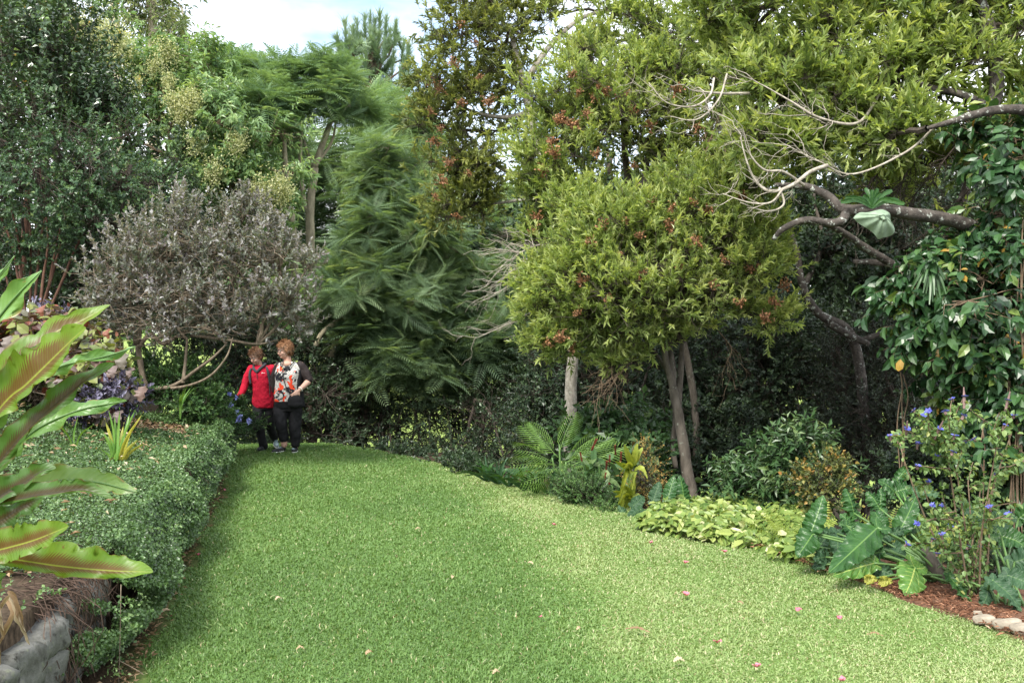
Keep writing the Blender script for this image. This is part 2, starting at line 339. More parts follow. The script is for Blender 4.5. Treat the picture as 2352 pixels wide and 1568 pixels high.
def big_leaf(mb, mid, wa, wb, side, face=None, prof=None, fold=.25, ruf=.02, rfreq=5, nu=22, nv=4, seed=0, tint=.5, cup=0., torn=0., corr=0.):
    """a large leaf along the midrib 'mid'; wa / wb are its half-widths to either side, side points to the wa half"""
    g = np.random.default_rng(seed+100); m = spline(mid, 8); L = np.r_[0, np.cumsum(np.linalg.norm(np.diff(m, axis=0), axis=1))]; s = np.linspace(0, 1, nu)
    m = np.stack([np.interp(s*L[-1], L, m[:, i]) for i in range(3)], -1); tg = nrm(np.gradient(m, axis=0))
    side = np.broadcast_to(np.asarray(side, float), (nu, 3)); sd = nrm(side-tg*np.sum(side*tg, 1, keepdims=True)); nn = np.cross(tg, sd)
    if prof is None: prof = lambda x: np.maximum(0, np.sin(np.pi*np.clip(x, 0, 1)**.8))**.7
    w = prof(s); V=[]; lu=[]; lv=[]
    ts = np.linspace(-1, 1, 2*nv+1); ph = g.uniform(0, 6.28, 2)
    for t in ts:
        W = wa if t > 0 else wb; a = abs(t)
        rr = ruf*a**1.6*(np.sin(2*np.pi*rfreq*s+ph[int(t > 0)]+.8*np.sin(9*s+ph[0]))+.4*np.sin(2*np.pi*rfreq*2.3*s+ph[1]))*np.minimum(1, w*1.5)
        rr = rr+corr*np.sin(np.pi*a)**.7*np.minimum(1, w*2)*np.cos(2*np.pi*(8*s-1.5*a))
        edge = 1+(.05*np.sin(2*np.pi*rfreq*1.7*s+ph[1]) if a == 1 else 0)
        if torn and a > .8:
            for q in g.uniform(.2, .98, 7): edge = edge*(1-torn*g.uniform(.3, 1)*(a-.6)*np.exp(-((s-q)/g.uniform(.006, .02))**2))
        V.append(m+sd*(t*W*w*edge*math.cos(fold))[:, None]+nn*(a*W*w*math.sin(fold)-cup*a*a*W*w+rr)[:, None]); lu.append(s); lv.append(np.full(nu, t))
    V = np.stack(V, 1); nw = len(ts); idx = np.arange(nu*nw).reshape(nu, nw)
    q = np.stack([idx[:-1, :-1], idx[:-1, 1:], idx[1:, 1:], idx[1:, :-1]], -1).reshape(-1, 4)
    mb.add(V.reshape(-1, 3), q, tint, np.stack(lu, 1).ravel(), np.stack(lv, 1).ravel())

# ---------------------------------------------------------------- terrain
RY = [0, 4, 5.38, 7.3, 9.3, 12.07, 14.4, 15.6, 18]; RX = [4.7, 3.4, 2.74, 2.07, 1.25, -.35, -1.75, -2.6, -4.2]
LY = [0, 4.82, 8.1, 10.37, 15.3, 18]; LX = [-.9, -1.77, -2.48, -2.95, -4.28, -5.0]
WY = [-2, 0, 4.15, 8, 12.7, 13.1, 16, 24]; WX = [-1.0, -1.25, -1.95, -2.74, -3.75, -4.2, -6.0, -9]
xr = lambda y: np.interp(y, RY, RX); xl = lambda y: np.interp(y, LY, LX); xw = lambda y: np.interp(y, WY, WX)
def sst(a, b, x): t = np.clip((x-a)/(b-a), 0, 1); return t*t*(3-2*t)
def hgt(x, y):
    x, y = np.asarray(x, float), np.asarray(y, float)
    t = np.maximum(0, (x-xr(y))*.75); q = np.maximum(0, y-15.0)
    drop = .10*np.minimum(t, 1.2)+.34*np.maximum(0, t-1.0)+np.where(q > 0, .05*q*q/(1+.15*q), 0)
    z = -3.2*(1-np.exp(-drop/3.2))
    z = z+.02*fbm(x, y, 3, 1.1)*sst(0, 2, t+q)+.012*fbm(x, y, 5, .8)
    return z+9*(1-np.exp(-np.maximum(0, y-50)*.055/9))+7*(1-np.exp(-np.maximum(0, x-8)*np.maximum(0, y-30)*.002/7))
def tht(x, y):
    t = np.maximum(0, xw(y)-x); return .5+.10*t+.5*sst(.8, 3.5, t)+.03*fbm(x, y, 8, 2.2)*sst(0, .5, t)
def on_ground(u, v, z=.0): d = (CAMZ-z)*F/(v-784.0); return P(u, v, d)
# ---------------------------------------------------------------- materials of the ground and of the big leaves
def ground_mat():
    m, t, o = new_mat('ground_soil_and_turf'); b = node(t, 'ShaderNodeBsdfPrincipled'); b.inputs['Roughness'].default_value = .95; b.inputs['Specular IOR Level'].default_value = .1
    n1 = noise(t, 1.3, 6, .65); n2 = noise(t, 40, 5, .7)
    soil = ramp(t, n2, [(.25, (.018, .012, .008)), (.55, (.05, .034, .022)), (.8, (.12, .085, .055))])
    lawn = ramp(t, n2, [(.2, (.05, .085, .02)), (.5, (.10, .165, .04)), (.8, (.2, .25, .08))])
    mead = ramp(t, n1, [(.3, (.12, .19, .04)), (.7, (.26, .32, .09))])
    c = mixc(t, attr(t, 'lu'), soil, lawn); c = mixc(t, attr(t, 'lv'), c, mead)
    t.links.new(c, b.inputs['Base Color'])
    bp = node(t, 'ShaderNodeBump'); bp.inputs['Strength'].default_value = .6; bp.inputs['Distance'].default_value = .02
    t.links.new(n2, bp.inputs['Height']); t.links.new(bp.outputs[0], b.inputs['Normal']); t.links.new(b.outputs[0], o.inputs[0]); return m
M['ground'] = ground_mat()
M['soil'] = plain_mat('terrace_soil', (.05, .036, .024), .95, .1, .6, 30, .6)
M['mulch_bed'] = plain_mat('mulch_base', (.13, .07, .045), .95, .1, .6, 60, .7)
M['chip'] = leaf_mat('bark_chip', [(0, (.06, .03, .018)), (.5, (.2, .095, .055)), (.85, (.36, .2, .125)), (1, (.5, .36, .26))], .85, .0, .1)
def big_leaf_mat(name, lo, hi, rib, nveins, sori=None, pale=None, rough=.3, trans=.3, veinw=.10, vein_s=.5, slope=1.6, patch=None, edge=None, spec=.4):
    m, t, o = new_mat(name); lu, lv = attr(t, 'lu'), attr(t, 'lv'); av = math_n(t, 'ABSOLUTE', lv)
    n = noise(t, 7, 4); c = ramp(t, n, [(.3, lo), (.7, hi)])
    if pale: c = mixc(t, ramp(t, noise(t, 14, 5, .6), [(.56, (0, 0, 0)), (.66, (.8, .8, .8))]), c, pale)
    ph = math_n(t, 'SUBTRACT', math_n(t, 'MULTIPLY', lu, nveins), math_n(t, 'MULTIPLY', av, slope))
    fr = math_n(t, 'ABSOLUTE', math_n(t, 'SUBTRACT', math_n(t, 'FRACT', ph), .5))
    vein = ramp(t, fr, [(0, (1, 1, 1)), (veinw, (0, 0, 0))]); c = mixc(t, math_n(t, 'MULTIPLY', vein, vein_s), c, rib)
    if sori:
        nn = noise(t, 90, 2, .5); 
        fine = math_n(t, 'FRACT', math_n(t, 'SUBTRACT', math_n(t, 'MULTIPLY', lu, 75), math_n(t, 'MULTIPLY', av, 5)))
        lim = math_n(t, 'ADD', .42, math_n(t, 'MULTIPLY', math_n(t, 'ADD', math_n(t, 'SUBTRACT', n, .5), math_n(t, 'MULTIPLY', math_n(t, 'SUBTRACT', fine, .5), .30)), 1.0))
        inside = math_n(t, 'LESS_THAN', av, lim)
        endz = math_n(t, 'MULTIPLY', ramp(t, lu, [(.18, (0, 0, 0)), (.36, (1, 1, 1)), (.86, (1, 1, 1)), (.95, (0, 0, 0))]), inside)
        c = mixc(t, math_n(t, 'MULTIPLY', endz, math_n(t, 'ADD', .72, math_n(t, 'MULTIPLY', fine, .28))), c, sori)
    mr = ramp(t, av, [(.025, (1, 1, 1)), (.06, (0, 0, 0))]); c = mixc(t, mr, c, rib)
    if edge:
        ef = math_n(t, 'MULTIPLY', ramp(t, av, [(.88, (0, 0, 0)), (.99, (1, 1, 1))]), ramp(t, noise(t, 16, 4, .6), [(.48, (0, 0, 0)), (.58, (1, 1, 1))])); c = mixc(t, ef, c, edge)
        sp = ramp(t, noise(t, 60, 3, .6), [(.66, (0, 0, 0)), (.71, (.8, .8, .8))]); c = mixc(t, sp, c, edge)
    if patch: c = mixc(t, ramp(t, noise(t, 5, 5, .7), [(.62, (0, 0, 0)), (.68, (1, 1, 1))]), c, patch)
    bp = node(t, 'ShaderNodeBump'); bp.inputs['Strength'].default_value = .18; bp.inputs['Distance'].default_value = .006
    t.links.new(fr, bp.inputs['Height'])
    leaf_shader(t, o, c, rough, trans, spec, (1.5, 1.35, .45), bp.outputs[0]); return m
M['nestunder'] = big_leaf_mat('nest_fern_underside', (.08, .16, .02), (.15, .24, .03), (.22, .25, .04), 40, (.11, .05, .018), None, .42, .40, .2, .07, 2, edge=(.12, .07, .02))
M['nestunderdark'] = big_leaf_mat('nest_fern_dark_underside', (.035, .09, .016), (.07, .145, .024), (.03, .025, .012), 40, (.05, .026, .012), None, .45, .34, .2, .06, 2, edge=(.09, .05, .02))
M['nesttop'] = big_leaf_mat('nest_fern_upper_side', (.085, .19, .05), (.16, .29, .08), (.26, .36, .13), 36, None, None, .34, .3, .2, .08, 2, edge=(.22, .15, .05))
M['nestpale'] = big_leaf_mat('nest_fern_mottled_upper_side', (.12, .22, .06), (.22, .33, .10), (.3, .38, .14), 36, None, (.36, .38, .30), .34, .3, .2, .1, 2, edge=(.22, .15, .05))
M['philo'] = big_leaf_mat('philodendron_leaf', (.018, .062, .018), (.04, .108, .026), (.12, .22, .06), 8, None, None, .36, .22, .05, .3, 1.5, spec=.32)
M['philolight'] = big_leaf_mat('philodendron_light_leaf', (.06, .15, .03), (.105, .215, .045), (.36, .43, .12), 7, None, None, .3, .25, .06, .7, 1.5)
M['philodark'] = big_leaf_mat('philodendron_dark_leaf', (.025, .06, .03), (.05, .105, .05), (.08, .14, .06), 8, None, None, .45, .18, .05, .3, 1.5, spec=.2)
M['philoyellow'] = big_leaf_mat('philodendron_yellow_leaf', (.25, .28, .05), (.42, .38, .08), (.45, .4, .1), 7, None, None, .45, .25, .06, .3, 1.5, (.32, .12, .03))
M['dracaena'] = big_leaf_mat('variegated_leaf', (.13, .2, .035), (.40, .42, .07), (.16, .22, .04), 2, None, None, .35, .3, .3, .2, .3, (.4, .3, .06))
M['strap'] = big_leaf_mat('strap_leaf', (.08, .2, .035), (.17, .30, .06), (.2, .32, .1), 1, None, None, .35, .3, .05, .1, .2)
M['strapyellow'] = big_leaf_mat('yellow_strap_leaf', (.22, .25, .04), (.38, .34, .05), (.25, .28, .06), 1, None, None, .4, .3, .05, .1, .2, (.3, .15, .03))
M['deadleaf'] = leaf_mat('dry_leaf', [(0, (.13, .075, .04)), (.5, (.33, .23, .14)), (1, (.55, .46, .34))], .7, .2, .2)
M['petal'] = leaf_mat('pink_petal', [(0, (.42, .07, .13)), (1, (.66, .27, .34))], .5, .3)
M['stalk'] = plain_mat('green_stalk', (.09, .17, .05), .45, .4, .3, 10)

# ---------------------------------------------------------------- ground sheet, terrace bank, lawn
def grid_sheet(name, xs, ys, zf, mat, kind='structure', lab=None, uv=None):
    X, Y = np.meshgrid(xs, ys); Z = zf(X, Y); mb = MB(); n, m = X.shape; idx = np.arange(n*m).reshape(n, m)
    q = np.stack([idx[:-1, :-1], idx[:-1, 1:], idx[1:, 1:], idx[1:, :-1]], -1).reshape(-1, 4)
    lu = lv = 0.
    if uv: lu, lv = uv(X, Y); lu, lv = lu.ravel(), lv.ravel()
    mb.add(np.stack([X, Y, Z], -1).reshape(-1, 3), q, .5, lu, lv); o = mb.build(name, mat, None, True); return tag(o, lab, None, None, kind)
gx = np.unique(np.r_[-600, -300, -150, np.linspace(-80, -8, 25), np.linspace(-8, 8, 100), np.linspace(8, 80, 30), 150, 300, 600])
gy = np.unique(np.r_[-60, -20, -5, np.linspace(0, 20, 120), np.linspace(20, 60, 40), np.linspace(60, 160, 20), 300, 700])
def gzone(x, y):
    lawn = sst(-.12, .05, xr(y)-x)*sst(-.1, .05, x-xl(y))*(1-sst(15.6, 16.8, y))
    return lawn, sst(24, 27, y+.6*fbm(x, y, 2, .5))
grid_sheet('ground', gx, gy, hgt, M['ground'], 'structure', 'soil and turf of the garden falling away behind the lawn crest', gzone)
ty = np.unique(np.r_[np.linspace(-1, 16, 110), np.linspace(16, 26, 20)])
def terrace():
    mb = MB(); ts = np.r_[0, .03, .1, .2, .4, .7, 1, 1.5, 2, 3, 4, 6, 9, 14]; X = xw(ty)[:, None]-ts[None]; Y = np.repeat(ty[:, None], len(ts), 1); Z = tht(X, Y); Z[:, 0] = hgt(X[:, 0], Y[:, 0])-.1
    X[:, 0] += .0; n, m = X.shape; idx = np.arange(n*m).reshape(n, m)
    q = np.stack([idx[:-1, :-1], idx[1:, :-1], idx[1:, 1:], idx[:-1, 1:]], -1).reshape(-1, 4)
    mb.add(np.stack([X, Y, Z], -1).reshape(-1, 3), q); return tag(mb.build('terrace_bank', M['soil'], None, True), 'raised soil bank behind the low wall left of the lawn', None, None, 'structure')
terrace()
def lawn_pts(n, y0, y1, pw=1.0):
    y = y0*(y1/y0)**rng.random(n*2); x = xl(y)-.08+rng.random(n*2)*(xr(y)-xl(y)+.2); keep = rng.random(n*2) < (xr(y)-xl(y)+.2)/5.2
    x, y = x[keep], y[keep]; e = np.minimum(x-xl(y), xr(y)-x); k2 = (e+.09*fbm(x, y, 31, 9) > -.02); return x[k2][:n], y[k2][:n]
def make_grass():
    mb = MB(); x, y = lawn_pts(520000, 4.1, 16.4); n = len(x)
    patch = fbm(x, y, 21, 1.3); fine = fbm(x, y, 22, 6.0)
    dry = sst(-.42, .5, x-np.interp(y, [4, 4.71, 6, 8.28, 12.9, 15], [.72, .60, .36, .02, -.8, -1.3])+.10*patch+.1*fine)  # blend weight: paler, shorter, flatter blades to the right of this line
    el = np.radians(rng.normal(46-14*dry, 18, n)); az = rng.uniform(0, 6.28, n)
    d = np.stack([np.cos(el)*np.cos(az), np.cos(el)*np.sin(az), np.abs(np.sin(el))+.08], -1); nn = np.stack([-np.sin(el)*np.cos(az), -np.sin(el)*np.sin(az), np.cos(el)], -1)+rng.normal(0, .3, (n, 3))
    far = np.clip((y-5)/10, 0, 1)
    L = rng.uniform(.017, .038, n)*(1+.25*fine)*(1-.15*dry)*(1+.15*far); W = rng.uniform(.0017, .0033, n)*(1+1.1*far)
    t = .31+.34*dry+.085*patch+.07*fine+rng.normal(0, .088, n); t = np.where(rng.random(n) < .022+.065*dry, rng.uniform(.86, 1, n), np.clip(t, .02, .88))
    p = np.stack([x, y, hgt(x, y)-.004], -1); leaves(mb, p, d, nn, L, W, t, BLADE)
    # fuller tufts where the mower missed
    c, _ = lawn_pts(22, 4.3, 14), 0; cx, cy = c; m = 16
    ox = np.repeat(cx, m)+rng.normal(0, .05, len(cx)*m); oy = np.repeat(cy, m)+rng.normal(0, .06, len(cx)*m); n = len(ox); az = rng.uniform(0, 6.28, n)
    d = np.stack([np.cos(az)*.7, np.sin(az)*.7, rng.uniform(.5, 1.2, n)], -1)
    leaves(mb, np.stack([ox, oy, hgt(ox, oy)], -1), d, rdir(n)+UPV, rng.uniform(.035, .065, n), .0038, np.clip(rng.normal(.55, .12, n), 0, .85), BLADE)
    o = mb.build('lawn_grass', M['grass']); tag(o, 'short broad bladed green lawn grass, paler to the right', 'grass', None, 'stuff')
make_grass()

# mulch strip of the right bed, on the lawn edge
def mulch():
    mb = MB(); ys = np.linspace(3.2, 9.5, 60); ts = np.array([-.06, 0, .15, .35, .7, 1.2, 2.0]); X = xr(ys)[:, None]+ts[None]+.03*fbm(ys, ys*0, 4, 6)[:, None]; Y = np.repeat(ys[:, None], len(ts), 1)
    Z = hgt(X, Y)+.012*np.array([-1.5, .6, 2, 2.2, 2, 1, .6])[None]+.012*fbm(X, Y, 6, 7)*np.array([0, .5, 1, 1, 1, 1, 1])
    n, m = X.shape; idx = np.arange(n*m).reshape(n, m); q = np.stack([idx[:-1, :-1], idx[:-1, 1:], idx[1:, 1:], idx[1:, :-1]], -1).reshape(-1, 4)
    mb.add(np.stack([X, Y, Z], -1).reshape(-1, 3), q); tag(mb.build('mulch_bed', M['mulch_bed'], None, True), 'red brown mulch strip along the right edge of the lawn', None, None, 'structure')
    mb = MB(); k = 9000; y = 3.3+rng.random(k)*5.6; x = xr(y)-.05+np.abs(rng.normal(0, .38, k)); az = rng.uniform(0, 6.28, k)
    leaves(mb, np.stack([x, y, hgt(x, y)+.03+rng.uniform(-.008, .012, k)], -1), np.stack([np.cos(az), np.sin(az), rng.normal(0, .25, k)], -1), UPV+rng.normal(0, .4, (k, 3)), rng.uniform(.015, .055, k), rng.uniform(.002, .006, k), np.clip(rng.beta(2, 2.6, k), 0, 1))
    tag(mb.build('mulch_chips', M['chip']), 'loose shredded bark chips strewn on the right bed', 'mulch', None, 'stuff')
mulch()

# ---------------------------------------------------------------- low stone wall under the terrace
def stone_mat():
    m, t, o = new_mat('weathered_stone'); b = node(t, 'ShaderNodeBsdfPrincipled'); b.inputs['Roughness'].default_value = .9; b.inputs['Specular IOR Level'].default_value = .15
    n = noise(t, 9, 7, .7); c = ramp(t, n, [(.28, (.03, .028, .025)), (.42, (.09, .09, .08)), (.6, (.15, .15, .14)), (.75, (.24, .21, .17))])
    blk = ramp(t, noise(t, 6, 5, .6, dist=.4), [(.57, (0, 0, 0)), (.63, (1, 1, 1))]); c = mixc(t, blk, c, (.022, .02, .018))
    mos = ramp(t, noise(t, 22, 4, .6), [(.62, (0, 0, 0)), (.7, (.6, .6, .6))]); c = mixc(t, mos, c, (.20, .22, .14))
    t.links.new(c, b.inputs['Base Color']); bp = node(t, 'ShaderNodeBump'); bp.inputs['Strength'].default_value = .8; bp.inputs['Distance'].default_value = .03
    t.links.new(n, bp.inputs['Height']); t.links.new(bp.outputs[0], b.inputs['Normal']); t.links.new(b.outputs[0], o.inputs[0]); return m
M['stone'] = stone_mat()
M['mortar'] = plain_mat('wall_core', (.06, .042, .032), .95, .1, .6, 12, .8)
def rock(mb, c, r, seed, nn=3, sq=4.0):
    """an irregular rounded block: a superellipsoid broken by noise"""
    g = np.random.default_rng(seed); a = np.linspace(0, math.pi, 13); b = np.linspace(0, 2*math.pi, 21)[:-1]
    th, ph = np.meshgrid(a, b, indexing='ij'); d = np.stack([np.sin(th)*np.cos(ph), np.sin(th)*np.sin(ph), np.cos(th)], -1)
    k = 1/(np.sum(np.abs(d)**sq, -1)**(1/sq))
    for i in range(9):
        w = rdir1(g)*g.uniform(2, 7); k = k*(1+.035*np.sin(d@w+g.uniform(0, 6)))
    V = d*k[..., None]*np.asarray(r); ang = g.uniform(-.25, .25); R = np.array([[math.cos(ang), -math.sin(ang), 0], [math.sin(ang), math.cos(ang), 0], [0, 0, 1]]); V = V@R.T+np.asarray(c)
    n, m = th.shape; idx = np.arange(n*m).reshape(n, m); nx = np.roll(idx, -1, 1); mb.add(V.reshape(-1, 3), np.stack([idx[:-1], idx[1:], nx[1:], nx[:-1]], -1).reshape(-1, 4))
def rdir1(g): v = g.normal(size=3); return v/np.linalg.norm(v)
def wall():
    root = thing('stone_wall', 'low grey stone retaining wall along the left lawn edge, mostly under creeping leaves', 'wall', (-1.95, 4.15, 0))
    mb = MB(); ys = np.linspace(1.5, 13.0, 70); n = len(ys)
    prof = [(.0, -.1), (.03, .2), (.0, .40), (-.06, .43), (-.3, .43), (-.34, -.1)]
    X = np.stack([xw(ys)+p[0]+.015*fbm(ys, ys*0+p[1]*9, 12, 5) for p in prof], 1); Z = np.stack([hgt(xw(ys), ys)*0+p[1]+.012*fbm(ys, ys*0+p[0]*30, 13, 4) for p in prof], 1); Y = np.repeat(ys[:, None], len(prof), 1)
    idx = np.arange(n*len(prof)).reshape(n, -1); mb.add(np.stack([X, Y, Z], -1).reshape(-1, 3), np.stack([idx[:-1, :-1], idx[1:, :-1], idx[1:, 1:], idx[:-1, 1:]], -1).reshape(-1, 4)); mb.build('wall_core', M['mortar'], root)
    mb = MB(); g = np.random.default_rng(4)
    y = 2.2; i = 0
    while y < 5.0:
        ly = g.uniform(.22, .36); hts = [.0, .21, .41] if i % 2 else [.0, .15, .30, .41]
        for k in range(len(hts)-1):
            zc = (hts[k]+hts[k+1])/2+.01; rz = (hts[k+1]-hts[k])/2+.008
            rock(mb, (xw(y+ly/2)-.07+g.uniform(-.02, .03), y+ly/2+g.uniform(-.02, .02), zc), (.13, ly/2+.006, rz), 50+i*5+k, sq=9)
        y += ly; i += 1
    mb.build('stones', M['stone'], root, True)
wall()

# ---------------------------------------------------------------- small-leaved cover on the terrace and down the wall face
def cover():
    mb = MB(); n = 190000
    y = 3.3*(13.3/3.3)**rng.random(n); t = np.abs(rng.normal(0, 1.5, n)); x = xw(y)-t+.12; z0 = tht(x, y)
    lump = .5+.5*fbm(x, y, 41, 3.2); h = .05+.10*lump; bare = (fbm(x, y, 44, 1.6)+.45*fbm(x, y, 45, 5) > .77)
    near = (y < 5.2) & (t < .5) & (fbm(x, y, 46, 3)+(5.0-y)*1.3 > .1)
    mul = (y > 11.2) & (y < 12.3) & (t > .35) & (t < 1.9)
    keep = ~bare & ~near & ~mul; x, y, z0, h, lump = x[keep], y[keep], z0[keep], h[keep], lump[keep]; n = len(x)
    p = np.stack([x, y, z0+h*rng.uniform(.35, 1, n)], -1); nn = UPV+rng.normal(0, .55, (n, 3)); d = rdir(n)*A(1, 1, .35)
    s = np.clip(.0062+.0008*(y-4), .006, .014); leaves(mb, p, d, nn, s*2.0*rng.uniform(.7, 1.3, n), s*rng.uniform(.7, 1.2, n), np.clip(.42+.22*(lump-.5)+rng.normal(0, .17, n), 0, .965), LEAF6)
    k = 330; sy = 3.6*(13/3.6)**rng.random(k); stt = np.abs(rng.normal(0, 1.3, k)); so = np.stack([xw(sy)-stt+.1, sy, tht(xw(sy)-stt, sy)+.10+.04*fbm(xw(sy)-stt, sy, 41, 3.2)], -1)
    sprigs(mb, so, UPV+rng.normal(0, .6, (k, 3)), rng.uniform(.05, .12, k), 9, .02, .007, 70, .4, .75, .15, tpl=LEAF6)
    tag(mb.build('terrace_cover', M['cover']), 'mat of tiny round green leaves spreading over the raised terrace', 'ground cover', None, 'stuff')
    mb = MB(); n = 120000
    y = 4.2*(13.2/4.2)**rng.random(n); s = rng.random(n)                      # s: 0 at the wall top, 1 at the foot
    bulge = .19+.13*fbm(y, s*3, 47, 2.1); gap = np.exp(-((y-8.35)/.20)**2)*sst(-.1, .15, s+.02)+np.exp(-((y-9.0)/.09)**2)*(s > .2)
    bul = (.05+bulge*np.sin(np.pi*(.15+.75*s)))*(1-.8*np.clip(gap, 0, 1))*np.clip((y-4.0)/1.0, .25, 1)*(1+.05*(8-y))
    x = xw(y)+bul*rng.uniform(.55, 1.05, n); z = .58*(1-s)+.04+.02*fbm(y, s, 48, 6)
    keep = (gap < .55+.2*rng.random(n)) & ~((y < 5.6) & (fbm(y*1.2, s*1.5, 49, 4.2)+(4.75-y)*1.3-.25*s > .0)) & (rng.random(n) > .35*(fbm(y, s*2.5, 50, 6) > .55))
    x, y, z, s = x[keep], y[keep], z[keep], s[keep]; n = len(x)
    nn = A(1, -.25, .45)+rng.normal(0, .5, (n, 3)); d = A(.15, 0, -.5)+rng.normal(0, .6, (n, 3)); q = np.clip(.0068+.0008*(y-4), .006, .014)
    leaves(mb, np.stack([x, y, z], -1), d, nn, q*2.0*rng.uniform(.7, 1.35, n), q*rng.uniform(.75, 1.25, n), np.clip(.36+rng.normal(0, .17, n)+.18*fbm(y, s*3, 51, 3), 0, .95), LEAF6)
    k = 260; sy = 4.5*(13/4.5)**rng.random(k); ss = rng.random(k); so = np.stack([xw(sy)+.08+.14*np.sin(np.pi*(.15+.75*ss)), sy, .58*(1-ss)+.05], -1)
    sprigs(mb, so, A(.7, -.2, -.5)+rng.normal(0, .45, (k, 3)), rng.uniform(.06, .16, k), 10, .02, .007, 70, .4, .7, .15, tpl=LEAF6)
    tag(mb.build('wall_creeper', M['cover']), 'small leaved creeper hanging down the stone wall beside the lawn', 'creeper', None, 'stuff')
    # dead stems and roots where the creeper has died back
    mb = MB(); k = 300; y = np.r_[rng.uniform(4.15, 5.1, 190), rng.normal(8.38, .11, 110)]; s0 = rng.random(k)*.5
    a = np.stack([xw(y)-.12+rng.normal(0, .08, k), y, .52+rng.normal(0, .03, k)], -1); b = np.stack([xw(y)+.06+rng.uniform(0, .07, k), y+rng.normal(0, .12, k), .5-rng.random(k)*.48], -1)
    tubes(mb, curved(a, b, 6, .12)+np.array([.05, 0, .04])*np.sin(np.linspace(0, np.pi, 6))[None, :, None], np.full((k, 6), .0022), 3)
    tag(mb.build('dead_stems', bark_mat('dead_creeper_stem', (.03, .02, .015), (.10, .066, .05), sc=30, bump=.1)), 'brown dead creeper stems over the bare part of the wall', 'stems', None, 'stuff')
    # dry litter along the lawn edge and on the terrace
    mb = MB(); k = 900; y = 4.3*(14.8/4.3)**rng.random(k); x = xl(y)+rng.normal(-.07, .035, k); az = rng.uniform(0, 6.28, k)
    leaves(mb, np.stack([x, y, hgt(x, y)+.012+rng.random(k)*.02], -1), np.stack([np.cos(az), np.sin(az), rng.normal(0, .3, k)], -1), UPV+rng.normal(0, .5, (k, 3)), rng.uniform(.018, .042, k), rng.uniform(.003, .009, k), rng.random(k)*.55)
    k = 900; y = rng.uniform(11.1, 12.4, k); x = xw(y)-rng.uniform(.2, 2.1, k); az = rng.uniform(0, 6.28, k)
    leaves(mb, np.stack([x, y, tht(x, y)+.02+rng.random(k)*.03], -1), np.stack([np.cos(az), np.sin(az), rng.normal(0, .3, k)], -1), UPV+rng.normal(0, .5, (k, 3)), rng.uniform(.04, .08, k), rng.uniform(.008, .02, k), rng.random(k)*.8)
    k = 620; y = rng.uniform(3.6, 11, k); x = xw(y)-rng.uniform(.0, 2.6, k); az = rng.uniform(0, 6.28, k)
    leaves(mb, np.stack([x, y, tht(x, y)+.15], -1), np.stack([np.cos(az), np.sin(az), rng.normal(0, .3, k)], -1), UPV+rng.normal(0, .5, (k, 3)), rng.uniform(.03, .07, k), rng.uniform(.006, .016, k), rng.random(k))
    tag(mb.build('leaf_litter', M['deadleaf']), 'dry brown leaf litter along the foot of the wall', 'leaf litter', None, 'stuff')
cover()

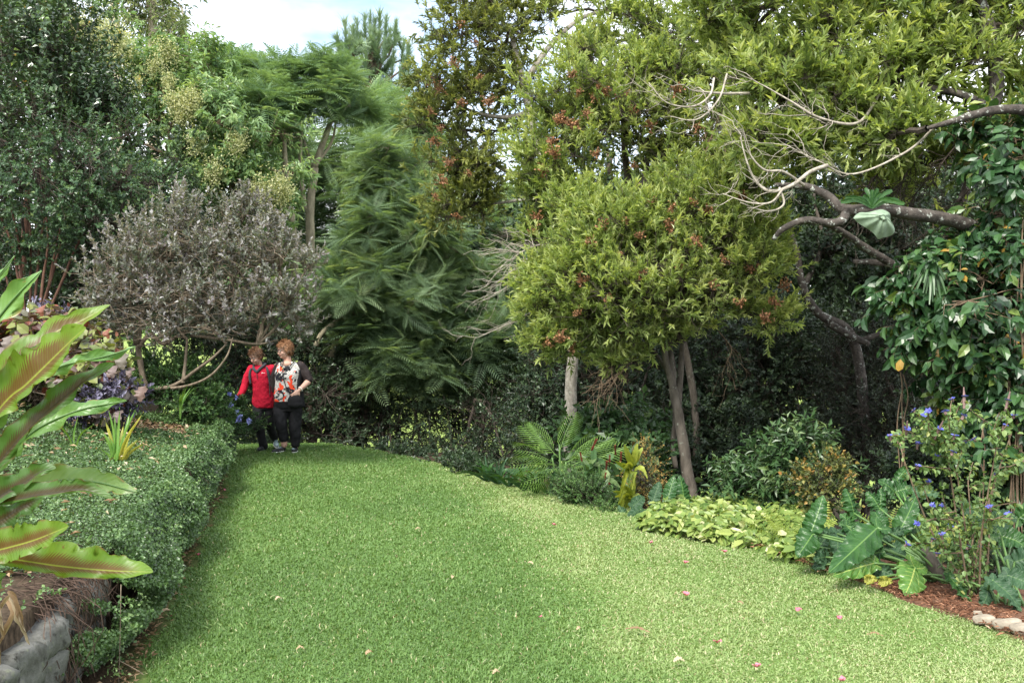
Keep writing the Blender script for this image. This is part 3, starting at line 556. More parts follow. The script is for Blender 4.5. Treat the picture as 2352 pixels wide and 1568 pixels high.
# ---------------------------------------------------------------- bird's nest fern in the near left corner
def nest_fern():
    c = P(-190, 1300, 2.75); root = thing('nest_fern', 'large fern with broad wavy leathery fronds on the near end of the wall', 'fern', (c[0], c[1], .45))
    base = P(-180, 1250, 2.75)
    mb = MB(); limb(mb, [(base[0], base[1], .42), (base[0], base[1], .75), base+A(0, 0, -.02)], [.16, .13, .08], 22, 10, .22); k = 420; an = rng.uniform(0, 6.28, k); zz = rng.uniform(.42, 1.0, k); rr = np.interp(zz, [.42, .75, 1.05], [.17, .14, .09]); pa = np.stack([base[0]+rr*np.cos(an), base[1]+rr*np.sin(an), zz], -1); tubes(mb, curved(pa, pa+rng.normal(0, .03, (k, 3))-UPV*rng.uniform(.05, .16, (k, 1)), 5, .15), np.full((k, 5), .003), 3); mb.build('root_mass', bark_mat('fern_root_fibre', (.035, .024, .016), (.13, .085, .055), sc=30), root, False)
    tipp = lambda p: lambda x: np.where(x < .62, .25+.75*np.clip(x/.62, 0, 1)**.8, np.clip(1-((x-.62)/.38)**p, 0, 1)**.62)
    # midrib points (u, v, depth), half-width above / below in pixels, lean of the two halves, material, ruffle
    FR = [([(-170,1210,2.75),(-110,860,2.7),(-40,690,2.66),(35,588,2.62)], 20, 24, 'nesttop', .012),
          ([(-170,1210,2.75),(-90,850,2.6),(0,728,2.55),(46,672,2.52),(97,622,2.5)], 40, 46, 'nesttop', .016),
          ([(-160,1180,2.8),(0,880,2.86),(110,775,2.9),(190,735,2.93),(254,700,2.95)], 36, 24, 'nestunder', .010),
          ([(-160,1150,2.7),(0,938,2.62),(60,884,2.58),(120,825,2.55),(168,778,2.53),(198,752,2.52)], 74, 36, 'nestunder', .012),
          ([(-160,1180,2.75),(10,940,2.75),(80,878,2.78),(138,842,2.8),(186,830,2.82),(243,818,2.85),(313,796,2.88)], 20, 15, 'nesttop', .020),
          ([(-160,1220,2.7),(-60,1130,2.66),(24,1030,2.62),(90,961,2.6),(166,897,2.6),(214,862,2.6),(263,834,2.6)], 36, 20, 'nestunderdark', .012),
          ([(-150,1230,2.85),(-20,1080,2.9),(46,1016,2.92),(106,973,2.94),(194,938,2.97),(292,920,3.0)], 26, 24, 'nesttop', .016),
          ([(-160,1240,2.7),(-60,1180,2.62),(0,1139,2.58),(55,1108,2.56),(98,1081,2.55),(129,1074,2.55)], 38, 20, 'nestunderdark', .008),
          ([(-150,1240,2.8),(-40,1165,2.78),(40,1125,2.76),(126,1104,2.75),(222,1106,2.76),(315,1130,2.78)], 33, 30, 'nestpale', .010),
          ([(-150,1250,2.68),(-30,1165,2.6),(60,1142,2.55),(124,1131,2.53),(194,1124,2.52),(260,1146,2.52)], 30, 9, 'nestunderdark', .006),
          ([(-150,1260,2.74),(-60,1225,2.72),(0,1196,2.7),(48,1166,2.7),(104,1138,2.7)], 24, 32, 'nestunderdark', .010),
          ([(-150,1300,2.66),(-60,1278,2.6),(0,1262,2.55),(70,1243,2.5),(124,1222,2.47),(158,1207,2.46)], 48, 36, 'nestunder', .008),
          ([(-150,1275,2.7),(-40,1276,2.66),(30,1284,2.62),(138,1300,2.58),(250,1310,2.55),(352,1313,2.53)], 52, 22, 'nestunder', .010),
          ([(-150,1300,2.8),(-90,1330,2.75),(-20,1345,2.7),(15,1318,2.66)], 26, 24, 'nesttop', .008),
          ([(-160,1180,2.9),(-120,1000,2.95),(-80,860,3.0),(-45,760,3.0)], 40, 40, 'nesttop', .014),
          ([(-200,1200,2.9),(-300,1000,3.0),(-380,860,3.1)], 45, 45, 'nesttop', .014), ([(-210,1240,2.7),(-330,1130,2.5),(-450,1080,2.4)], 45, 45, 'nesttop', .014)]
    for i, (mid, wu, wl, mt, ru) in enumerate(FR):
        m3 = np.array([P(*q) for q in mid]); dm = m3[-1][1]; t = m3[-1]-m3[1]; sd = A(-t[2], 0, t[0]); sd /= np.linalg.norm(sd)
        if sd[2] < 0: sd = -sd
        sd = sd+A(0, .45 if 'under' in mt else .55, 0)
        mb = MB(); big_leaf(mb, m3, wu*dm/F*1.08, wl*dm/F*1.06, sd, prof=tipp(1.9), fold=.22 if i != 12 else .1, ruf=ru, rfreq=4.2, nu=150, nv=7, seed=i, torn=.9); o = mb.build('frond', M[mt], root, True)
        if 'under' not in mt:
            mb = MB(); limb(mb, m3+A(0, -.004, 0), np.linspace(.006, .0015, len(m3)), 6, 8, .02); mb.build('midrib', M['stalk'], o, True)
    mb = MB(); g = rng
    for i in range(16):
        a = P(g.uniform(-90, 30), g.uniform(1325, 1375), g.uniform(2.85, 3.1)); b = a+A(g.uniform(-.03, .10), g.uniform(-.08, .0), -g.uniform(.10, .20))
        big_leaf(mb, [a, (a+b)/2+A(g.normal(0, .03), 0, .03), b], .018, .016, A(1, -.4, .3)+g.normal(0, .3, 3), ruf=.004, rfreq=2, nu=30, nv=4, seed=60+i, tint=g.uniform(.15, .8), fold=.9)
    mb.build('dead_frond', M['deadleaf'], root, True)
nest_fern()

# ---------------------------------------------------------------- generic woody plant
def plant(name, label, cat, base, trunks, lobes, leafmat, twigmat, barkmat, group=None, roots=None, crownname='crown', **kw):
    """trunks: list of (part name, [(u, v, d)...], [radius...]) ; the crown grows from 'roots' or the trunk ends"""
    root = thing(name, label, cat, base, group); ends = []
    for (pn, pts, rad) in trunks:
        p3 = np.array([q if len(q) == 4 else P(*q) for q in pts])[:, :3]; mb = MB(); limb(mb, p3, rad, 10 if max(rad) > .05 else 7, 7, .10 if max(rad) > .04 else .05, seed=len(ends)); mb.build(pn, M[barkmat] if isinstance(barkmat, str) else barkmat, root, True); ends.append(p3[-1])
    R = np.array([P(*q) for q in roots]) if roots else np.array(ends)
    mL, mT = MB(), MB(); info = crown(mL, mT, lobes, R, **kw)
    o = mL.build(crownname, M[leafmat], root); t = mT.build('twigs', M[twigmat], root); return root, info
def base_at(u, d): x = (u-1176)/F*d; return (x, d, float(hgt(x, d)))
def tbase(u, d): x = (u-1176)/F*d; return (x, d, float(tht(x, d)))
def clusters(root, name, mat, spots, builder, nvar=3):
    """many small flower or fruit clusters of one plant, each a part of its own"""
    src = []
    for i, p in enumerate(spots):
        if i < nvar:
            mb = MB(); builder(mb, i); o = mb.build(name, mat, None); o.parent = root; LOC[o.name] = LOC[root.name]; src.append(o)
        else: o = place_copy(src[i % nvar], root)
        o.location = tuple(np.asarray(p)-LOC[root.name]); o.rotation_euler = (rng.uniform(-.4, .4), rng.uniform(-.4, .4), rng.uniform(0, 6.28)); s = rng.uniform(.7, 1.3); o.scale = (s, s, s)
# ---------------------------------------------------------------- left side and background
def berries(n, r, rl, up=.3):
    def f(mb, i):
        p = rdir(n)*rng.uniform(.2, 1, (n, 1))*r; p[:, 2] += up*r
        tubes(mb, np.stack([p*.15, p], 1), np.full((n, 2), rl*.22), 3, .1)
        q = np.repeat(p, 2, 0); leaves(mb, q-rdir(len(q))*rl*.5, rdir(len(q)), rdir(len(q)), rl*1.3, rl*.6, rng.random(len(q)), LEAF)
    return f
# tall dark shrub with glossy larger leaves, behind
r, _ = plant('camellia_tree', 'tall dark glossy leaved shrub tree with upright shoots at the upper left', 'tree', tbase(60, 15.5),
      [('trunk', [(40,760,15.5),(60,500,15.5),(80,250,15.5)], [.07,.05,.03])],
      [(60,120,15.2,110,110,.9,11),(-90,80,15.5,120,120,.9,8),(190,230,15.2,90,80,.7,9),(70,290,15,120,90,.8,11),(240,300,15.2,80,60,.6,6),(150,110,15.3,60,60,.6,5),(-80,320,15.2,100,120,.8,6)],
      'camellia', 'twigdark', 'redstem', k=15, L=.095, W=.027, slen=.5, ns=14, spread=72, up=1.1, out=.45, t0=.4, t1=.6, tj=.2, upn=.8, f0=.1, taper=.25, cr=.42)
# dark small-leaved shrub in front of it, on fanning reddish stems
st = []
for (a, b, c, d0) in [(60,40,0,.0),(75,95,130,.1),(85,150,240,-.1),(70,70,60,.2),(95,135,180,.15),(50,-20,-90,0),(100,190,300,-.1),(88,110,90,-.2),(64,20,-60,-.1)]:
    st.append(('stem', [(a,745,14.2+d0),((a+b)/2,640,14.2+d0),(b,540,14.2+d0),(c,380,14.3+d0)], [.022,.019,.015,.009]))
r, _ = plant('dark_shrub', 'big dark green small leaved shrub on bare fanning reddish stems', 'shrub', tbase(75, 14.2), st,
      [(90,420,14.1,130,110,.9,14),(220,400,14.1,110,100,.8,12),(270,520,14.2,90,90,.7,9),(-40,460,14.2,120,130,.9,10),(150,330,14.4,150,70,.8,11),(20,330,14.4,120,60,.8,8),(300,430,14.3,60,80,.6,6),(210,560,14.4,90,70,.6,6),(60,560,14.6,120,70,.5,5),(250,650,14.8,80,80,.4,5)],
      'darksmall', 'twigdark', 'redstem', k=16, L=.055, W=.017, slen=.26, ns=20, spread=62, up=.25, out=.8, t0=.35, t1=.62, tj=.16, droop=.15, cr=.38)
r, _ = plant('understory_shrub', 'dark shrub filling the shade behind the reddish stems at the left', 'shrub', tbase(180, 16.8), [('stem', [(180,800,16.8),(190,600,16.8)], [.04,.02])],
      [(-60,640,16.9,150,130,.8,10),(120,640,16.9,150,130,.8,12),(290,640,16.7,130,150,.8,12),(420,620,16.8,120,140,.8,10),(360,450,17,90,100,.6,6)],
      'thicket', 'twigdark', 'twigdark', k=16, L=.075, W=.03, slen=.35, ns=18, up=.3, cr=.45)
# light green tree with cream flower plumes
r, inf = plant('blossom_tree', 'light green tree with drooping leaves and cream flower plumes', 'tree', tbase(430, 20), [('trunk', [(430,760,20),(440,560,20),(430,380,20)], [.14,.12,.07])],
      [(320,195,20.2,95,75,1.2,12),(440,210,20,110,75,1.2,14),(520,300,19.8,110,100,1.2,16),(390,300,19.6,110,90,1.1,14),(590,400,19.8,80,90,1,11),(470,420,19.6,110,80,1.1,13),(205,110,20.5,85,75,1.2,10),(140,40,20.7,90,70,1.2,9),(560,480,20,80,70,.9,8),(450,150,20.3,70,40,1,7),(620,470,20,50,50,.8,6),(360,450,19.8,80,70,.9,7),(180,140,20.8,100,90,1.0,7)],
      'flowtree', 'twig', 'jacbark', k=15, L=.135, W=.026, slen=.32, ns=19, spread=75, up=.35, out=.8, t0=.36, t1=.68, tj=.14, droop=.6, f0=.25, upn=1.1, cr=.34)
sp = []
for (u, v, d) in [(415,240,19.0),(430,255,18.9),(400,225,19.0),(425,275,19),(280,120,19.5),(255,100,19.6),(230,70,19.8),(240,60,20),(380,200,19.2),(385,120,19.6),(350,150,19.4),(655,440,19.4),(640,425,19.4),(600,430,19.2),(560,340,19),(545,330,19.1),(450,330,18.9),(180,45,20),(180,60,20.2),(200,90,20),(600,455,19.3),(435,235,18.9),(270,90,19.6),(310,200,19.2),(500,395,18.9)]:
    sp.append(P(u+rng.normal(0, 5), v+rng.normal(0, 5), d-.55))
def plume(mb, i):
    p = rng.normal(0, 1, (420, 3))*A(.10, .10, .14); leaves(mb, p, rdir(420), rdir(420), .045, .013, np.clip(rng.normal(.55, .25, 420), 0, 1), LEAF)
    q = p[:60]; tubes(mb, np.stack([q*0-UPV*.15, q], 1), np.full((60, 2), .004), 3, .1)
clusters(r, 'blossom', M['cream'], sp, plume, 5)
plant('backing_tree', 'dense mid green tree filling the space behind the reddish stemmed shrub', 'tree', tbase(90, 21), [('trunk', [(90,800,21),(95,560,21),(90,300,21)], [.16,.13,.08])],
      [(0,200,21.2,130,110,1.3,10),(140,260,21,120,110,1.3,11),(-60,400,21,140,130,1.3,10),(100,430,20.6,140,120,1.3,12),(260,520,20.4,130,120,1.3,12),(60,600,20.6,150,120,1.3,11),(400,600,20.2,120,110,1.2,10),(250,680,20,150,100,1.2,10),(-80,650,21,130,120,1.2,7),(480,680,20,120,100,1.2,9),(330,400,21,100,100,1.2,8)], 'darksmall', 'twigdark', 'wattlebark', k=15, L=.14, W=.045, slen=.4, ns=17, spread=65, up=.4, droop=.2, t0=.2, t1=.6, cr=.48)
# far left gum trees
for (nm, lab, tr, lob) in [('gum_tree', 'thin pale trunked gum tree rising above the blossom tree', [(352,120,36),(350,60,36),(345,-60,36)], [(335,30,36,45,40,1,7),(385,70,36,55,50,1,8),(420,110,36,50,30,.9,6),(310,-10,36,40,40,.8,5),(350,-70,36,80,60,1.2,9)]),
                           ('gum_tree', 'bare leaning pale gum trunk seen against the upper left sky', [(268,120,38),(263,30,38),(255,-80,38)], [(255,-120,38,80,60,1.2,7)])]:
    plant(nm, lab, 'tree', tbase(lob[0][0], tr[0][2]), [('trunk', [(tr[0][0],500,tr[0][2])]+tr, [.24,.17,.15,.12])], lob, 'gum', 'gumbark', 'gumbark', k=12, L=.26, W=.03, slen=.8, ns=11, droop=.8, up=.1, lobe_br=.05, spread=60)
# grey stringy weeping tree at the extreme upper left
plant('weeping_tree', 'grey green weeping tree with hanging needle foliage in the top left corner', 'tree', tbase(20, 24), [('trunk', [(10,700,24),(20,300,24),(30,0,24)], [.16,.13,.09])], [(70,20,23.5,60,60,.9,10),(-30,30,23.5,80,80,.9,8),(100,90,23.5,45,60,.8,6)],
      'pine', 'twigdark', 'wattlebark', k=24, L=.5, W=.008, slen=.5, ns=10, droop=2.0, up=.1, spread=40)

# feathery trees
FE = dict(mode='frond', tpl=FROND, L=.62, ns=5, nf=7, up=1.1, out=.5, t0=.3, t1=.72, tj=.13, cr=.5, lobe_br=.05, jit=.45)
plant('feathery_tree', 'bluish feathery leaved tree against the sky left of the tall pale stems', 'tree', base_at(500, 28), [('trunk', [(500,760,28),(505,400,28),(500,220,28)], [.16,.12,.07])],
      [(505,160,28,45,35,1.1,8),(550,180,28,55,40,1.1,8),(465,205,28.2,50,40,1.1,7),(530,235,28,70,40,1.1,8),(610,180,28.5,45,35,1.1,6),(580,230,28,55,50,1.1,7)], 'featherpale', 'twigdark', 'jacbark', **{**FE, 'L':.75})
jt = [('trunk', [(716,700,22),(712,500,22),(722,385,22)], [.105,.095,.085]), ('limb', [(722,385,22),(745,320,22),(770,250,22)], [.08,.065,.04]), ('limb', [(720,390,22),(700,330,22),(690,270,21.8)], [.045,.035,.03]), ('limb', [(724,380,22),(760,330,22.1),(772,280,22.1)], [.04,.03,.02])]
plant('jacaranda_tree', 'feathery jacaranda with a forked pale trunk and flat leafy top', 'tree', base_at(716, 22), jt,
      [(612,250,21.8,38,20,.8,5),(650,205,21.6,40,22,.8,6),(705,175,21.8,40,22,.8,6),(745,215,21.5,42,22,.8,6),(700,245,21.6,38,20,.8,5),(790,195,21.9,38,22,.8,6),(815,245,21.8,36,20,.8,5),(765,160,22,35,20,.8,5),(660,280,22,36,18,.8,4),(765,275,22,36,18,.8,4)], 'featherpale', 'jacbark', 'jacbark', **{**FE, 'L':.56, 'ns':5, 't0':.15, 't1':.75})
plant('jacaranda_tree', 'slender jacaranda with a thin bent pale stem left of the forked one', 'tree', base_at(672, 21), [('trunk', [(680,720,21),(672,520,21),(658,420,21),(652,300,21)], [.085,.075,.065,.04]), ('limb', [(700,480,21.5),(690,380,21.5),(692,300,21.5)], [.05,.045,.03])],
      [(610,250,21,50,35,.9,8),(640,300,21.2,40,30,.8,5),(610,330,22.6,70,60,.6,6)], 'featherpale', 'jacbark', 'jacbark', **{**FE, 't0':.1, 't1':.55})
# pine
def pine():
    d = 38; root = thing('pine_tree', 'pine tree with upright candle shoots standing against the white sky', 'tree', base_at(850, d)); mb = MB()
    limb(mb, [P(845,760,d), P(850,400,d), P(852,200,d), P(855,90,d)], [.3,.24,.14,.05], 8); mb.build('trunk', M['wattlebark'], root, True)
    tips = [(795,70),(812,80),(820,62),(838,52),(850,48),(860,62),(872,52),(885,60),(893,85),(905,70),(922,110),(933,125),(805,110),(830,95),(850,85),(868,95),(880,110),(795,130),(815,140),(840,130),(860,140),(900,140),(925,155),(780,105),(790,160),(830,170),(870,175),(915,175),(935,160),(850,200),(800,190),(890,210),(930,195)]
    mL, mT = MB(), MB(); o = np.array([P(u, v+28, d+rng.uniform(-1.2, .6)) for u, v in tips]); dr = nrm(np.stack([(o[:, 0]-P(850, 0, d)[0])*.10, rng.normal(0, .1, len(o)), np.ones(len(o))], -1))
    sprigs(mL, o-dr*.2, dr, .95, 260, .36, .034, 44, .35, .75, .1, 0, 0, .2, NEEDLE, .35)
    c = np.array([P(850, v+90, d) for u, v in tips]); tubes(mT, curved(c, o, 6, .06), np.repeat(np.linspace(.06, .03, 6)[None], len(o), 0), 5)
    o2 = np.repeat(o, 2, 0); o2 = o2+rng.normal(0, .6, o2.shape)*A(1, 1, .6)-UPV*.9; d2 = nrm(rdir(len(o2))+UPV*.8); sprigs(mL, o2, d2, .8, 200, .34, .034, 50, .25, .6, .1, 0, 0, .2, NEEDLE, .3)
    mL.build('crown', M['pine'], root); mT.build('twigs', M['wattlebark'], root)
    def cone(mb, i):
        limb(mb, [(0, 0, .11), (.01, 0, .04), (.012, 0, -.05), (.01, 0, -.11)], [.02, .07, .075, .02], 8, 4, .2, seed=i)
    clusters(root, 'cone', plain_mat('pine_cone', (.17, .09, .06), .8, .2, .4, 60), [P(u, v, 37.2) for u, v in [(842,196),(848,205),(852,190),(916,200),(920,215),(913,212),(908,228),(925,222)]], cone)
pine()
plant('feathery_tree', 'pale spindly tree thinning out below the pine', 'tree', base_at(905, 30), [('trunk', [(905,800,30),(900,450,30),(898,290,30)], [.12,.09,.05])],
      [(890,240,30,70,40,1,8),(930,270,30,45,50,1,6),(850,270,30,60,40,1,6),(900,310,30,80,30,1,6)], 'featherpale', 'dead', 'jacbark', **{**FE, 'L':.7, 'ns':4, 't0':.3, 't1':.95})
# big dark feathery wattle mass in the middle, several trees
plant('wattle_tree', 'bright feathery young wattle arching in layers in the middle distance', 'tree', base_at(800, 18), [('trunk', [(760,820,18),(800,700,18),(830,590,17.9),(850,470,17.8)], [.06,.05,.04,.02]), ('limb', [(725,795,17.6),(740,765,17.6),(775,735,17.6),(790,710,17.6)], [.045,.045,.04,.03])],
      [(895,375,18,60,38,.9,8),(905,440,17.8,85,45,1,10),(895,510,17.8,80,45,1,10),(835,570,17.7,55,35,.8,7),(930,480,18,80,60,.9,10),(900,560,17.9,90,50,.9,10),(785,665,17.4,45,38,.6,8),(890,640,17.4,55,40,.7,9),(800,620,17.6,45,30,.6,5),(980,560,18.2,70,45,.8,9),(1040,640,18.4,80,45,.8,9),(960,690,18,80,40,.8,9),(1080,730,18.4,80,40,.8,8),(890,730,18,70,40,.8,7),(1140,640,18.8,70,50,.8,7)], 'feather', 'jacbark', 'jacbark', **{**FE, 'tpl':FROND_BIG, 'L':.46, 'ns':8, 'nf':8, 't0':.4, 't1':.85, 'up':.6})
plant('wattle_tree', 'broad dark feathery wattle in deep shade behind the lawn crest', 'tree', base_at(830, 20), [('trunk', [(815,1060,19),(822,990,19),(845,930,19),(890,870,19.2)], [.17,.15,.12,.08]), ('limb', [(828,985,19.0),(862,985,18.9),(880,950,19),(885,900,19.2)], [.09,.075,.07,.05])],
      [(960,620,19.4,120,70,1,11),(1060,680,19.4,120,80,1,13),(940,720,19.2,130,70,1,13),(820,760,19,110,70,1,12),(1050,790,19.2,130,80,1,13),(900,830,19,130,70,1,12),(1150,760,19.4,100,90,1,11),(1130,860,19,110,70,1,10),(980,880,18.8,110,60,.9,9),(770,860,19.2,80,70,.9,8),(740,760,19.4,70,80,.9,8),(1180,800,18.6,80,40,.8,8),(1100,790,18.4,90,40,.8,8),(1000,780,18.2,90,40,.8,8),(870,790,18,80,40,.8,8),(950,850,18,90,40,.8,8),(1190,680,18.8,60,50,.8,7),(740,700,18.6,50,50,.8,6)], 'feather', 'twigdark', 'wattlebark', **{**FE, 'L':.52, 'ns':8, 't0':.3, 't1':.8, 'lobe_br':.07})
plant('wattle_tree', 'mid green feathery tree filling the gap under the dark canopy', 'tree', base_at(1120, 24), [('trunk', [(1100,1000,24),(1110,780,24),(1120,600,24)], [.16,.12,.08])],
      [(1130,520,23.8,80,55,1.1,10),(1070,570,23.8,80,55,1.1,10),(1180,560,24,80,60,1.1,10),(1120,620,23.6,110,50,1,10),(1200,650,23.8,80,60,1,8),(1010,530,24,70,60,1,7),(1020,440,24.6,60,60,1,6),(1180,470,24.4,50,40,1,5)], 'feather', 'twigdark', 'wattlebark', **{**FE, 'L':.7, 't0':.35, 't1':.8})
plant('wattle_tree', 'tall feathery wattle closing the gap behind the pale jacaranda stems', 'tree', base_at(820, 25.5), [('trunk', [(820,1000,25.5),(830,700,25.5),(840,450,25.5)], [.17,.13,.08])],
      [(860,340,25.5,100,70,1.2,12),(940,400,25.3,80,80,1.2,11),(780,420,25.3,110,90,1.2,13),(680,460,25.5,90,90,1.2,11),(880,480,25,110,80,1.2,11),(960,320,25.6,50,60,1,7),(740,560,25,120,80,1.2,11),(620,560,25,90,80,1.1,8),(640,370,25.6,70,70,1,8)], 'feather', 'twigdark', 'wattlebark', **{**FE, 'L':.85, 't0':.25, 't1':.7, 'ns':5})
# woody undergrowth below the wattles: many thin dark stems with sparse leaves
stems = []
for i in range(26):
    u = rng.uniform(700, 1230); d = rng.uniform(17.8, 20.5); l = rng.uniform(-60, 60); stems.append(('stem', [(u,1130,d),(u+l*.4,1000,d),(u+l,rng.uniform(840, 920),d+rng.uniform(-.4,.4))], [rng.uniform(.012,.04),.014,.006]))
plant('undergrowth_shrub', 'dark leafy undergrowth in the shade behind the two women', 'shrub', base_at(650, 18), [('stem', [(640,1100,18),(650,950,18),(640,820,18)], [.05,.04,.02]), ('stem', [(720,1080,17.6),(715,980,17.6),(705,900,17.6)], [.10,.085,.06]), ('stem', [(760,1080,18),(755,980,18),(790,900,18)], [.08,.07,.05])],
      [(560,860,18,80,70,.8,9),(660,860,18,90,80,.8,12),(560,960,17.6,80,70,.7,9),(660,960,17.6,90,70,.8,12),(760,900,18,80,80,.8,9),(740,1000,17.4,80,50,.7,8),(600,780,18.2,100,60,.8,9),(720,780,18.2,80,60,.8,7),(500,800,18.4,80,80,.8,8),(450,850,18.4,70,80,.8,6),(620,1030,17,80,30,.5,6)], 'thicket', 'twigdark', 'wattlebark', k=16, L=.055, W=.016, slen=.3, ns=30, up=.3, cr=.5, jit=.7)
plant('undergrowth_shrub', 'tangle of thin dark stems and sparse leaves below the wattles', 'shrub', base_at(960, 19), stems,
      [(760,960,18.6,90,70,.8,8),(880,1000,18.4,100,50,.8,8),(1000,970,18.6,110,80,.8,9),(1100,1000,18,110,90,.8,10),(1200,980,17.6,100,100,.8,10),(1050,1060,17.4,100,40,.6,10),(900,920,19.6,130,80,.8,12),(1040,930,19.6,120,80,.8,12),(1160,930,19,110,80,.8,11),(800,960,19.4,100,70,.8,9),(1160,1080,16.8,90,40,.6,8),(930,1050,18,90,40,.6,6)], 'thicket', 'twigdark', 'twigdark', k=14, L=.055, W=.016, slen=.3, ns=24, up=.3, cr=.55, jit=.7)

# grey purple shrub leaning over the path
gt = [('trunk', [(345,905,12.6),(330,872,12.6),(322,830,12.6),(315,790,12.6)], [.042,.038,.036,.032]), ('limb', [(315,790,12.6),(300,745,12.6),(270,700,12.6),(235,640,12.6)], [.04,.032,.025,.015]),
      ('limb', [(318,800,12.6),(345,768,12.55),(375,790,12.5),(410,770,12.5),(470,740,12.5)], [.026,.026,.024,.02,.012]), ('limb', [(345,895,12.6),(400,884,12.4),(450,850,12.3),(490,820,12.2),(520,790,12.2)], [.026,.023,.02,.016,.010]),
      ('limb', [(350,892,12.6),(420,888,12.3),(480,865,12.1),(520,820,12.0),(535,775,12.0)], [.02,.018,.015,.012,.008]), ('limb', [(420,880,12.35),(425,840,12.4),(430,780,12.4)], [.025,.02,.014]), ('limb', [(318,790,12.6),(330,700,12.6),(360,600,12.6),(370,520,12.6)], [.03,.026,.02,.012]),
      ('limb', [(440,770,12.5),(520,780,12.3),(590,790,12.2),(640,780,12.3)], [.02,.018,.014,.008])]
r, _ = plant('grey_shrub', 'grey purple leaved shrub with twisted low branches leaning over the path', 'shrub', tbase(345, 12.6), gt,
      [(386, 566, 12.6, 101, 60, 0.6, 16), (312, 617, 12.6, 92, 69, 0.6, 15), (478, 583, 12.5, 92, 69, 0.6, 16), (570, 583, 12.4, 83, 60, 0.6, 15), (643, 617, 12.3, 74, 69, 0.5, 14), (422, 667, 12.6, 110, 69, 0.6, 11), (284, 692, 12.6, 74, 60, 0.5, 10), (551, 667, 12.4, 110, 69, 0.6, 12), (671, 684, 12.3, 51, 43, 0.5, 8), (496, 701, 12.3, 101, 39, 0.5, 9), (386, 718, 12.5, 92, 39, 0.5, 8), (606, 718, 12.2, 74, 30, 0.4, 6), (422, 508, 12.7, 37, 43, 0.4, 6), (551, 512, 12.6, 46, 43, 0.4, 6), (248, 650, 12.7, 46, 52, 0.4, 6), (418, 482, 12.7, 20, 26, 0.2, 4), (560, 482, 12.6, 18, 26, 0.2, 4), (634, 537, 12.4, 28, 34, 0.2, 4), (712, 608, 12.2, 23, 34, 0.2, 4), (330, 550, 12.7, 37, 34, 0.3, 4), (225, 701, 12.7, 37, 43, 0.3, 4), (303, 751, 12.6, 55, 34, 0.4, 5), (404, 776, 12.5, 64, 26, 0.4, 4), (496, 760, 12.2, 64, 30, 0.4, 4), (680, 726, 12.3, 37, 43, 0.4, 6), (238, 743, 12.8, 37, 34, 0.4, 4)],
      'grey', 'twiggrey', 'twiggrey', k=14, L=.056, W=.0155, slen=.2, ns=8, spread=60, up=.95, out=.5, t0=.25, t1=.85, tj=.2, cr=.56, twr=.0027, brr=.010, lobe_br=.018, ctj=.12, roots=[(315,790,12.6),(430,780,12.4),(520,790,12.2),(270,700,12.6),(370,600,12.6),(590,790,12.2),(470,740,12.5)])
mb = MB(); k = 95; uu = rng.uniform(190, 730, k); vt = np.interp(uu, [190, 260, 330, 420, 480, 560, 650, 740], [640, 540, 470, 440, 500, 450, 500, 600])+rng.uniform(0, 70, k); o = P(uu, vt+45, 12.5+rng.uniform(-.3, .3, k))
sprigs(mb, o, UPV+rng.normal(0, .22, (k, 3)), rng.uniform(.2, .5, k), 22, .06, .017, 62, .35, .85, .15); mb.build('shoots', M['grey'], r)
mb = MB(); k = 300; a = P(rng.uniform(260, 640, k), rng.uniform(670, 770, k), rng.uniform(12, 12.9, k)); b = a+np.stack([rng.normal(0, .3, k), rng.normal(0, .2, k), rng.uniform(-.1, .35, k)], -1); tubes(mb, curved(a, b, 6, .14), np.repeat(np.linspace(.005, .002, 6)[None], k, 0), 3); mb.build('bare_twigs', M['twiggrey'], r)

# low round shrubs under it and by the path
def low_bush(name, label, cat, base, lobes, mat, **kw):
    root = thing(name, label, cat, base); mL, mT = MB(), MB(); inf = crown(mL, mT, lobes, A(*base), **{**dict(k=14, L=.04, W=.012, slen=.16, ns=24, spread=60, up=.6, out=.7, cr=.45, lobe_br=.008, brr=.004, twr=.0022), **kw}); mL.build('foliage', M[mat], root); mT.build('stems', M['twigdark'], root); return root, inf
low_bush('edge_shrub', 'low dark leafy border along the lawn crest below the wattles', 'shrub', base_at(960, 13.6), [(880,1050,15.2,50,14,.4,8),(940,1062,14.4,45,16,.4,8),(1000,1075,13.6,45,18,.4,8),(1055,1088,12.9,45,20,.4,9),(1100,1100,12.4,40,20,.4,8)], 'thicket', L=.055, W=.014, k=13, ns=24, t0=.3, t1=.7)
low_bush('low_shrub', 'low round bright green shrub at the far corner of the terrace', 'shrub', tbase(450, 13.0), [(420,890,12.9,70,40,.5,19),(475,915,12.9,35,35,.4,10),(380,855,13.2,60,35,.4,11),(460,935,12.7,50,25,.35,9),(500,945,12.9,15,30,.2,5),(370,900,12.8,40,30,.3,6)], 'lowshrub', k=16)
r, inf = low_bush('path_shrub', 'small dark shrub with pale blue flowers beside the red jacket', 'shrub', base_at(535, 14.3), [(522,955,14.4,18,40,.3,8),(530,925,14.4,12,18,.2,4),(520,1000,14.0,20,30,.3,6),(555,990,14.4,20,30,.3,5)], 'lowshrub', t0=.15, t1=.5)
clusters(r, 'flower', plain_mat('pale_blue_petal', (.35, .38, .75), .6), [P(u, v, 13.95) for u, v in [(527,905),(542,914),(530,930),(552,957),(574,967),(548,965),(545,945)]], berries(10, .02, .028))
